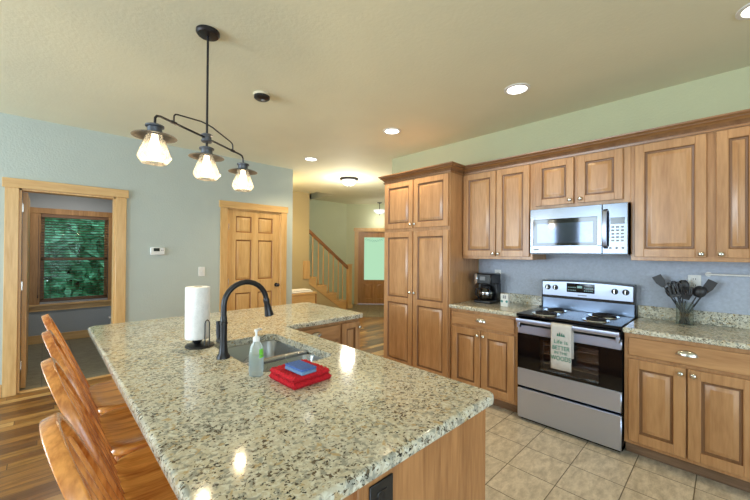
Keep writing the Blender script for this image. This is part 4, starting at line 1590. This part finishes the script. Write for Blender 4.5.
# sink
t = Thing('kitchen_sink', 'double-bowl stainless steel sink set in the island top', 'sink', (.86, 1.67, .70))
def bowl(y0, y1, dep):
    mb = MB()
    def rr(ins, z, r): return [Vector((p.x, p.y, z)) for p in rounded_poly([(SX0 - .006 + ins, y0 + ins), (SX1 + .006 - ins, y0 + ins), (SX1 + .006 - ins, y1 - ins), (SX0 - .006 + ins, y1 - ins)], [r] * 4)]
    z1 = .8755
    rings = [rr(-.012, z1 - .002, .06), rr(0, z1 - .002, .055), rr(.004, z1 - .008, .053), rr(.012, z1 - dep + .03, .05), rr(.022, z1 - dep + .008, .045), rr(.045, z1 - dep, .03), rr(.10, z1 - dep - .003, .02)]
    mb.rings(rings, 0, False)
    mb.add(rings[-1], [tuple(range(len(rings[-1])))])
    return mb
for (y0, y1, dep, yy) in ((SYa - .002, 1.606, .19, 1.48), (1.636, SYb + .002, .19, 1.82)):
    b_ = t.part('bowl', bowl(y0, y1, dep), 'sinksteel')
    mb = MB(); mb.lathe((.86, yy, .8755 - dep - .002), [(.045, .0), (.043, .004), (.03, .001), (.002, .0005)], 28)
    t.part('drain', mb, 'chrome', b_)
mb = MB(); mb.box(SX0 - .004, SX1 + .004, 1.604, 1.638, .862, .890, .008, seg=3)
t.part('divider', mb, 'sinksteel')

# faucet
fx, fy = .632, 1.705
t = Thing('kitchen_faucet', 'dark bronze gooseneck faucet with pull-down spray beside the sink', 'faucet', (fx, fy, .914))
mb = MB()
mb.lathe((fx, fy, .914), [(.002, 0), (.032, 0), (.031, .008), (.022, .022), (.0185, .05), (.0165, .09), (.0165, .16), (.019, .163), (.019, .171), (.0165, .174), (.0155, .20), (.002, .20)], 28)
t.part('base', mb, 'bronze')
mb = MB()
pts = [(fx, fy, 1.10), (fx, fy, 1.165)]
Rn = .110
for k in range(0, 15):
    th = PI - (PI * .97) * k / 14
    pts.append((fx + Rn + Rn * math.cos(th), fy, 1.165 + Rn * math.sin(th) * 1.0))
mb.tube(pts, .0135, 18)
t.part('gooseneck', mb, 'bronze')
e = Vector(pts[-1]); dd = (Vector(pts[-1]) - Vector(pts[-2])).normalized()
mb = MB()
mb.tube([e - dd * .01, e, e + dd * .01, e + dd * .02, e + dd * .055, e + dd * .085, e + dd * .088], [.0135, .0165, .0165, .0145, .019, .024, .021], 20)
sh = t.part('spray_head', mb, 'bronze')
mb = MB(); mb.box(e.x + .012, e.x + .03, fy - .008, fy + .008, e.z - .075, e.z - .035, .004)
t.part('spray_button', mb, 'blackplastic', sh)
mb = MB()
mb.tube([(fx - .002, fy + .01, .99), (fx - .008, fy + .034, .992), (fx - .009, fy + .042, .992)], [.014, .016, .013], 16)
mb.tube([(fx - .008, fy + .038, .99), (fx - .008, fy + .046, 1.03), (fx - .009, fy + .05, 1.085)], [.010, .011, .0095], 14)
t.part('lever', mb, 'bronze')

# paper towel holder and roll
px_, py_ = .616, 2.0
t = Thing('paper_towel_holder', 'black wire paper towel holder standing on the island', 'holder', (px_, py_, .914))
mb = MB(); mb.lathe((px_, py_, .914), [(.002, 0), (.072, 0), (.074, .004), (.07, .010), (.03, .014), (.002, .014)], 36)
t.part('base', mb, 'bronze')
mb = MB(); mb.lathe((px_ - .01, py_ + .01, .926), [(.002, 0), (.014, 0), (.03, .026), (.03, .0315), (.002, .0315)], 20); mb.cyl((px_ - .01, py_ + .01, .926), (px_ - .01, py_ + .01, 1.225), .006, n=12)
t.part('post', mb, 'bronze')
mb = MB()
ax_, ay_ = px_ + .014, py_ - .071
dx_, dy_ = .010, -.004
mb.tube([(ax_ - dx_, ay_ - dy_, .926), (ax_ - dx_, ay_ - dy_, 1.045), (ax_ - dx_ * .7, ay_ - dy_ * .7, 1.058), (ax_, ay_, 1.064), (ax_ + dx_ * .7, ay_ + dy_ * .7, 1.058), (ax_ + dx_, ay_ + dy_, 1.045), (ax_ + dx_, ay_ + dy_, .926)], .003, 8)
t.part('tension_arm', mb, 'bronze')
t = Thing('paper_towel_roll', 'white paper towel roll standing on the black holder', 'paper towel', (px_ - .01, py_ + .01, .93))
mb = MB(); mb.lathe((px_ - .01, py_ + .01, .958), [(.021, 0), (.058, 0), (.0605, .004), (.061, .02), (.061, .272), (.059, .278), (.021, .278), (.021, 0)], 40)
t.part('sheets', mb, 'paper')
mb = MB(); mb.lathe((px_ - .01, py_ + .01, .958), [(.0205, .001), (.0205, .279), (.019, .279), (.019, .001), (.0205, .001)], 24)
t.part('core', mb, 'beige')

# soap bottle
sx_, sy_ = .640, 1.366
t = Thing('soap_bottle', 'clear hand soap pump bottle with a lime green label by the sink', 'soap bottle', (sx_, sy_, .914))
def rrect(cx, cy, hx, hy, r, z): return [Vector((p.x, p.y, z)) for p in rounded_poly([(cx - hx, cy - hy), (cx + hx, cy - hy), (cx + hx, cy + hy), (cx - hx, cy + hy)], [r] * 4, 4)]
def rotz(vs, c, a):
    ca, sa = math.cos(a), math.sin(a)
    return [Vector((c[0] + (v.x - c[0]) * ca - (v.y - c[1]) * sa, c[1] + (v.x - c[0]) * sa + (v.y - c[1]) * ca, v.z)) for v in vs]
SA = -.75
mb = MB()
rings = [rotz(rrect(sx_, sy_, a, b, c, z), (sx_, sy_), SA) for a, b, c, z in ((.020, .014, .010, .9145), (.027, .019, .014, .918), (.028, .020, .015, .95), (.027, .019, .015, 1.01), (.024, .017, .014, 1.035), (.014, .013, .012, 1.055), (.012, .012, .0118, 1.06))]
mb.rings(rings)
bt_ = t.part('bottle', mb, 'soap')
mb = MB()
rings = [rotz(rrect(sx_, sy_, a, b, c, z), (sx_, sy_), SA) for a, b, c, z in ((.0285, .0205, .015, .935), (.0279, .0199, .015, 1.005))]
mb.rings(rings, 0, False)
t.part('label', mb, 'labelw', bt_)
mb = MB()
rings = [[v_ for v_ in rotz(rrect(sx_, sy_, a, b, c, z), (sx_, sy_), SA) if (v_ - Vector((sx_, sy_, z))).dot(Vector((.96, -.28, 0))) > .004] for a, b, c, z in ((.0283, .0203, .015, .992), (.0264, .0188, .0148, 1.028))]
mb.rings(rings, 0, False, closed=False)
t.part('lime_label', mb, 'lime', bt_, label='lime green upper label')
mb = MB()
mb.lathe((sx_, sy_, 1.058), [(.002, 0), (.014, 0), (.014, .014), (.011, .018), (.006, .02), (.0045, .022), (.0045, .04), (.009, .041), (.009, .049), (.002, .05)], 20)
mb.tube([(sx_, sy_, 1.103), (sx_ + .02, sy_ + .014, 1.103), (sx_ + .032, sy_ + .022, 1.098)], [.006, .005, .004], 10)
t.part('pump', mb, 'whiteplastic')

# red cloth: folded in three layers, and the sponge on it
def turned(c, ang):
    ca, sa = math.cos(ang), math.sin(ang)
    return lambda v: Vector((c[0] + v[0] * ca - v[1] * sa, c[1] + v[0] * sa + v[1] * ca, c[2] + v[2]))
t = Thing('folded_cloth', 'folded red terry cloth lying on the island by the sink', 'cloth', (.757, 1.212, .9145))
TC = turned((.757, 1.212, .9145), math.radians(2))
def pillow(mb, x0, x1, y0, y1, z0, z1, T, n=26, amp=.002, seed=0):
    rnd = random.Random(seed)
    top, bot = [], []
    for i in range(n + 1):
        for j in range(n + 1):
            u_, v_ = i / n, j / n
            e_ = min(u_, 1 - u_, v_, 1 - v_)
            k = min(1, e_ / .055)
            rise = math.sqrt(max(0, 1 - (1 - k) ** 2))
            zz = z0 + (z1 - z0) * (.5 + .5 * rise) + rnd.uniform(-amp, amp)
            zb = z0 + (z1 - z0) * (.5 - .5 * rise)
            x = x0 + (x1 - x0) * u_; y = y0 + (y1 - y0) * v_
            top.append(T((x, y, zz))); bot.append(T((x, y, zb)))
    fs = []
    for i in range(n):
        for j in range(n):
            a = i * (n + 1) + j
            fs.append((a, a + n + 1, a + n + 2, a + 1))
    mb.add(top, fs); mb.add(bot, fs)
mb = MB()
pillow(mb, -.092, .092, -.094, .094, 0, .022, TC, seed=1, amp=.003)
t.part('lower_fold', mb, 'redcloth')
mb = MB()
pillow(mb, -.088, .086, -.088, .094, .021, .043, TC, seed=2, amp=.003)
t.part('upper_fold', mb, 'redcloth')
mb = MB()
TS_ = turned((.742, 1.188, .9565), math.radians(3))
mb.box(-.036, .036, -.060, .060, 0, .015, .004, 1, TS_)
mb.box(-.036, .036, -.060, .060, .015, .023, .003, 0, TS_)
solo('sponge', mb, ('sponge', 'sponge_side'), 'blue scrub sponge lying on the folded red cloth', 'sponge', (.742, 1.188, .956))

# ---- stools
def make_stool():
    t = Thing('counter_stool', 'x', 'stool', (0, 0, 0))
    SH = .612
    # seat: saddled rounded square
    mb = MB()
    n = 26
    def outline(k, s_):
        th = 2 * PI * k / 40
        c_, s2 = math.cos(th), math.sin(th)
        e = .5
        return (-.0175 + .1825 * s_ * math.copysign(abs(c_) ** e, c_),   .248 * s_ * math.copysign(abs(s2) ** e, s2))
    rings = []
    for s_, z in ((.86, SH - .042), (.95, SH - .036), (1.0, SH - .022), (.995, SH - .010), (.97, SH - .002), (.92, SH + .001), (.75, SH - .007), (.5, SH - .012), (.25, SH - .013), (.02, SH - .013)):
        rings.append([Vector((*outline(k, s_), z)) for k in range(40)])
    mb.rings(rings)
    t.part('seat', mb, 'stoolx')
    # bow
    ang = math.atan2(.195, .50)
    base_x = -.178
    def BP(y, s_): return Vector((base_x - math.sin(ang) * s_, y, SH - .02 + math.cos(ang) * s_))
    pts = []
    for k in range(49):
        th = PI * k / 48
        pts.append(BP(-.200 * math.cos(th) * (1 - .06 * (1 - math.sin(th))), .526 * max(0, math.sin(th)) ** .62))
    mb = MB()
    nrm = Vector((math.cos(ang), 0, math.sin(ang)))
    mb.tube(pts, 1.0, 16, flat=(.0145, .0105), nref=nrm)
    t.part('bow', mb, 'stool')
    for k in range(4):
        y0 = -.111 + .074 * k
        y1 = y0 * 1.12
        th = math.acos(max(-1, min(1, -y1 / .2)))
        s1 = .526 * math.sin(th) ** .62 - .01
        mb = MB()
        mb.tube([BP(y0, 0), BP(y0 + (y1 - y0) * .3, s1 * .3), BP(y0 + (y1 - y0) * .6, s1 * .6), BP(y1, s1)], [.007, .0115, .0095, .006], 12)
        t.part('spindle', mb, 'stool')
    tops = {}
    for sx in (-1, 1):
        for sy in (-1, 1):
            a = Vector((-.02 + sx * .12, sy * .15, SH - .03)); b = Vector((-.02 + sx * .165, sy * .21, .006))
            mb = MB()
            mb.tube([a, a + (b - a) * .12, a + (b - a) * .3, a + (b - a) * .55, a + (b - a) * .8, b], [.013, .016, .022, .021, .018, .013], 14)
            t.part('leg', mb, 'stool')
            tops[(sx, sy)] = (a, b)
    def at_(k, f): a, b = tops[k]; return a + (b - a) * f
    for k1, k2, f in (((1, -1), (1, 1), .66), ((-1, -1), (-1, 1), .55), ((-1, -1), (1, -1), .58), ((-1, 1), (1, 1), .58)):
        p, q_ = at_(k1, f), at_(k2, f)
        mb = MB(); mb.tube([p, (p + q_) / 2, q_], [.009, .013, .009], 12)
        t.part('stretcher', mb, 'stool')
    return t.o
st0 = make_stool()
for i, (y, x, rz, lab) in enumerate(((.940, .382, 0, 'bow-back wooden counter stool nearest the camera, cut by the bottom edge'),
                                     (1.455, .382, 0, 'second bow-back wooden stool from the camera along the island'),
                                     (1.970, .382, 0, 'third bow-back wooden stool from the camera along the island'),
                                     (2.475, .380, 0, 'farthest bow-back wooden stool, nearest the open doorway'))):
    o = st0 if i == 0 else copy_tree(st0)
    o.location = (x, y, 0); o.rotation_euler.z = rz
    props(o, lab, 'stool', 'bow-back stools along the island')

# ================================================================== CEILING FIXTURES
def point(name, loc, power, color, r=.04):
    l = bpy.data.lights.new(name, 'POINT')
    l.energy = power; l.color = color; l.shadow_soft_size = r
    o = bpy.data.objects.new(name, l); o.location = loc
    COL.objects.link(o)
def spot(name, loc, power, color, ang=130):
    l = bpy.data.lights.new(name, 'SPOT')
    l.energy = power; l.color = color; l.shadow_soft_size = .045; l.spot_size = math.radians(ang); l.spot_blend = .6
    o = bpy.data.objects.new(name, l); o.location = loc
    COL.objects.link(o)
for (x, y, lab), pw in zip(((2.727, 1.183, 'recessed ceiling light above the range'), (2.716, 2.55, 'recessed ceiling light in front of the pantry'), (2.727, 4.14, 'recessed ceiling light furthest away, toward the hall'), (2.735, -.125, 'recessed ceiling light at the upper right corner of the photo')), (10, 46, 48, 5)):
    t = Thing('recessed_light', lab, 'ceiling light', (x, y, H), group='recessed ceiling lights')
    mb = MB(); mb.lathe((x, y, H), [(.098, 0), (.098, -.006), (.076, -.008), (.074, -.002)], 36)
    t.part('trim_ring', mb, 'whiteplastic')
    mb = MB(); mb.lathe((x, y, H - .003), [(.0745, 0), (.06, -.002), (.002, -.003)], 32)
    t.part('lens', mb, 'lamp_white')
    spot('recessed_lamp', (x, y, H - .03), pw, WARM)
spot('bathroom_fill', (.3, 6.2, H - .05), 46, (1, .93, .82), 160)  # unseen spot added to brighten the bathroom, has no fixture
# smoke detector
x, y = 1.31, 2.735
t = Thing('smoke_detector', 'round smoke detector with dark face on the ceiling beside the pendant', 'smoke detector', (x, y, H))
mb = MB(); mb.lathe((x, y, H), [(.070, 0), (.070, -.008), (.066, -.016), (.058, -.018)], 32)
t.part('base', mb, 'beige')
mb = MB(); mb.lathe((x, y, H), [(.064, -.014), (.064, -.034), (.05, -.044), (.002, -.044)], 28)
t.part('face', mb, 'bronze')
mb = MB(); mb.lathe((x + .012, y, H - .046), [(.018, .0), (.014, -.006), (.002, -.007)], 16)
t.part('sensor_grille', mb, 'greyplastic')
# hall flush light
x, y = 3.93, 4.74
t = Thing('flush_ceiling_light', 'bronze-rimmed white glass bowl light tight on the hall ceiling', 'ceiling light', (x, y, H))
mb = MB(); mb.lathe((x, y, H), [(.165, 0), (.168, -.015), (.155, -.035), (.13, -.04)], 36)
t.part('rim', mb, 'darkmetal')
mb = MB(); mb.lathe((x, y, H - .035), [(.135, 0), (.125, -.04), (.09, -.08), (.04, -.1), (.002, -.103)], 36)
t.part('glass_bowl', mb, 'bowl')
mb = MB(); mb.lathe((x, y, H - .138), [(.012, .004), (.010, -.008), (.004, -.016), (.001, -.018)], 12)
t.part('finial', mb, 'darkmetal')
point('hall_lamp', (x, y, H - .48), 36, (1.0, .93, .76), .1)
spot('recessed_lamp', (3.12, 5.75, H - .03), 50, (1.0, .76, .42), 150)  # assumed warm spot hidden past the left wall end, no fixture here
point('assumed_passage_lamp', (3.15, 5.72, 2.35), 7, (1.0, .74, .40), .08)  # second unseen lamp assumed for the warm wall glow, also without fixture
# entry semi-flush light
x, y = 6.42, 6.46
t = Thing('semi_flush_light', 'white glass bowl light on a short stem near the entry door', 'ceiling light', (x, y, H))
mb = MB(); mb.lathe((x, y, H), [(.065, 0), (.063, -.012), (.02, -.025), (.01, -.03)], 28)
t.part('canopy', mb, 'darkmetal')
mb = MB(); mb.cyl((x, y, H - .02), (x, y, H - .34), .010, n=12)
t.part('stem', mb, 'darkmetal')
mb = MB(); mb.lathe((x, y, H - .20), [(.165, 0), (.15, -.04), (.10, -.085), (.05, -.105), (.002, -.11)], 36)
t.part('glass_bowl', mb, 'bowl2')
mb = MB(); mb.lathe((x, y, H - .31), [(.02, .002), (.014, -.02), (.006, -.03), (.001, -.032)], 12)
t.part('finial', mb, 'darkmetal')
point('entry_lamp', (x, y, H - .46), 5, (1, .92, .78), .06)

# pendant
pc = Vector((.700, 2.185, 0)); pdv = Vector((.828, .560, 0)).normalized()
t = Thing('island_pendant', 'dark bronze three-light pendant with clear glass shades over the island', 'pendant light', (pc.x, pc.y, H))
def PT(s_, z): return Vector((pc.x + pdv.x * s_, pc.y + pdv.y * s_, z))
mb = MB(); mb.lathe((pc.x, pc.y, H), [(.066, 0), (.066, -.014), (.058, -.024), (.02, -.028), (.002, -.028)], 36)
t.part('canopy', mb, 'darkmetal')
mb = MB(); mb.cyl(PT(0, H - .028), PT(0, 2.10), .0065, n=14)
t.part('down_rod', mb, 'darkmetal')
mb = MB(); mb.lathe((pc.x, pc.y, 2.085), [(.002, 0), (.026, 0), (.032, .005), (.032, .012), (.026, .016), (.026, .034), (.032, .038), (.032, .045), (.024, .05), (.002, .05)], 24)
t.part('hub', mb, 'shade_metal')
mb = MB(); mb.cyl(PT(0, 2.09), PT(0, 2.055), .007, n=10)
t.part('hub_stem', mb, 'darkmetal')
for sg in (-1, 1):
    mb = MB()
    mb.tube([PT(0, 2.11), PT(sg * .30, 2.108), PT(sg * .34, 2.108), PT(sg * .363, 2.103), PT(sg * .373, 2.09), PT(sg * .375, 2.055)], .006, 12)
    t.part('arm', mb, 'darkmetal')
    mb = MB()
    mb.tube([PT(0, 2.195), PT(sg * .05, 2.193), PT(sg * .225, 2.163), PT(sg * .245, 2.157), PT(sg * .254, 2.145), PT(sg * .255, 2.11)], .0042, 10)
    mb.tube([PT(sg * .240, 2.109), PT(sg * .270, 2.109)], .009, 12)
    t.part('brace', mb, 'darkmetal')
for s_ in (-.375, 0, .375):
    c = PT(s_, 0)
    mb = MB(); mb.lathe((c.x, c.y, 2.008), [(.032, 0), (.032, .032), (.041, .034), (.041, .042), (.027, .048), (.002, .050)], 28)
    cap = t.part('socket_cap', mb, 'shade_metal')
    mb = MB(); mb.lathe((c.x, c.y, 2.0), [(.03, .012), (.06, .008), (.094, -.003), (.098, -.007)], 40); 
    mb.lathe((c.x, c.y, 2.0), [(.098, -.007), (.093, -.0055), (.06, .005), (.03, .009)], 40, 1)
    t.part('shade_disc', mb, ('shade_metal', 'shade_inner'))
    mb = MB(); mb.lathe((c.x, c.y, 0), [(.036, 2.006), (.039, 1.995), (.071, 1.903), (.074, 1.893), (.070, 1.883), (.054, 1.862), (.051, 1.862), (.067, 1.884), (.071, 1.893), (.068, 1.903), (.037, 1.994), (.034, 2.006)], 40)
    t.part('glass_shade', mb, 'shade_glass')
    mb = MB(); mb.lathe((c.x, c.y, 0), [(.014, 2.005), (.015, 1.985), (.021, 1.965), (.025, 1.945), (.021, 1.924), (.010, 1.913), (.001, 1.911)], 24)
    t.part('bulb', mb, 'bulb')
    point('pendant_lamp', (c.x, c.y, 1.885), 4, WARM, .03)

# ================================================================== HALL
t = Thing('staircase', 'honey pine staircase rising left behind white-walled hall, with baluster railing', 'staircase', (5.0, 6.95, 0))
run, rise = .296, .206
SF = 6.66
x_first = 5.43
def nose(k): return x_first - run * k, .03 + rise * (k + 1)
for k in range(8):
    xr, zt = nose(k)
    yy0 = SF if xr - run > 4.2 else 6.73
    mb = MB(); mb.box(xr - run - .01, xr + .02, yy0 - (.02 if yy0 < 6.7 else 0), YB - .005, zt - .03, zt, .006)
    t.part('tread', mb, 'pineh')
    mb = MB(); mb.box(xr - .018, xr, yy0 + .01, YB - .005, zt - rise, zt - .03)
    t.part('riser', mb, 'pine')
mb = MB()
pl_ = []
for k in range(5):
    xr, zt = nose(k)
    pl_ += [(xr, zt - rise - .03 if k else .0), (xr, zt - .03)]
pl_ += [(4.20, nose(4)[1] - .03), (4.20, .80), (5.33, .004), (5.43, .004)]
pts2 = []
for p in pl_:
    if not pts2 or (abs(p[0] - pts2[-1][0]) + abs(p[1] - pts2[-1][1])) > 1e-4: pts2.append(p)
mb.prism(pts2, -SF - .03, -SF, 0, lambda v: Vector((v.x, -v.z - .035, v.y)))
t.part('stringer', mb, 'pineh')
mb = MB(); mb.box(4.175, 4.345, 6.595, 6.632, .82, 1.225, .004)
t.part('wall_newel', mb, 'pine')
mb = MB(); mb.box(5.53, 5.635, 6.645, 6.75, .006, 1.10, .004); mb.box(5.515, 5.65, 6.63, 6.765, .006, .10, .004); mb.box(5.52, 5.645, 6.635, 6.76, 1.10, 1.125, .006)
t.part('newel_post', mb, 'pine')
def rail_z(x): return 1.035 + (5.53 - x) * (1.93 - 1.035) / (5.53 - 4.34)
mb = MB()
mb.tube([(5.54, 6.695, rail_z(5.54)), (4.335, 6.695, rail_z(4.335))], 1.0, 14, flat=(.036, .030))
t.part('handrail', mb, 'winrail')
for k in range(4):
    xr, zt = nose(k)
    for f in (.06, .20):
        x = xr - f
        if x < 4.36: continue
        mb = MB()
        mb.tube([(x, 6.695, zt), (x, 6.695, zt + .2), (x, 6.695, zt + .5), (x, 6.695, rail_z(x) - .02)], [.018, .016, .015, .014], 8)
        t.part('baluster', mb, 'pine')
t.o['label'] = 'honey pine staircase with baluster railing rising left beside the hall'

t = Thing('storage_bench', 'light wood storage bench standing in the hall past the six-panel door', 'bench', (3.75, 6.1, 0))
mb = MB(); mb.box(3.3, 4.05, 5.95, 6.28, .006, .56, .004); mb.box(3.28, 4.09, 5.93, 6.30, .56, .60, .006)
t.part('body', mb, 'pineh')
mb = MB(); mb.box(4.055, 4.085, 5.94, 5.97, .006, .56, .003)
t.part('leg', mb, 'winwood')
t = Thing('folded_throw', 'folded white throw lying on the hall bench', 'throw', (3.7, 6.1, .60))
mb = MB(); mb.box(3.35, 4.0, 5.95, 6.25, .601, .633, .012)
t.part('lower_layer', mb, 'throw')
mb = MB(); mb.box(3.40, 3.97, 5.97, 6.23, .633, .66, .012)
t.part('upper_layer', mb, 'throw')

t = Thing('toilet', 'pale grey-white toilet seen past the island corner in the blue-grey room', 'toilet', (1.05, 7.1, 0))
mb = MB(); mb.box(.80, 1.25, 7.09, 7.27, .012 + .0, .30 + .0, .02)
t.part('tank', mb, 'white')
mb = MB(); mb.box(.785, 1.265, 7.075, 7.275, .298, .33, .008)
t.part('tank_lid', mb, 'white')
mb = MB(); 
mb.rings([[Vector((1.02 + r * math.cos(2 * PI * k / 28), 6.85 + r * 1.25 * math.sin(2 * PI * k / 28), z)) for k in range(28)] for r, z in ((.11, .008), (.10, .05), (.12, .14), (.17, .22), (.18, .25), (.14, .25))])
t.part('bowl', mb, 'white')
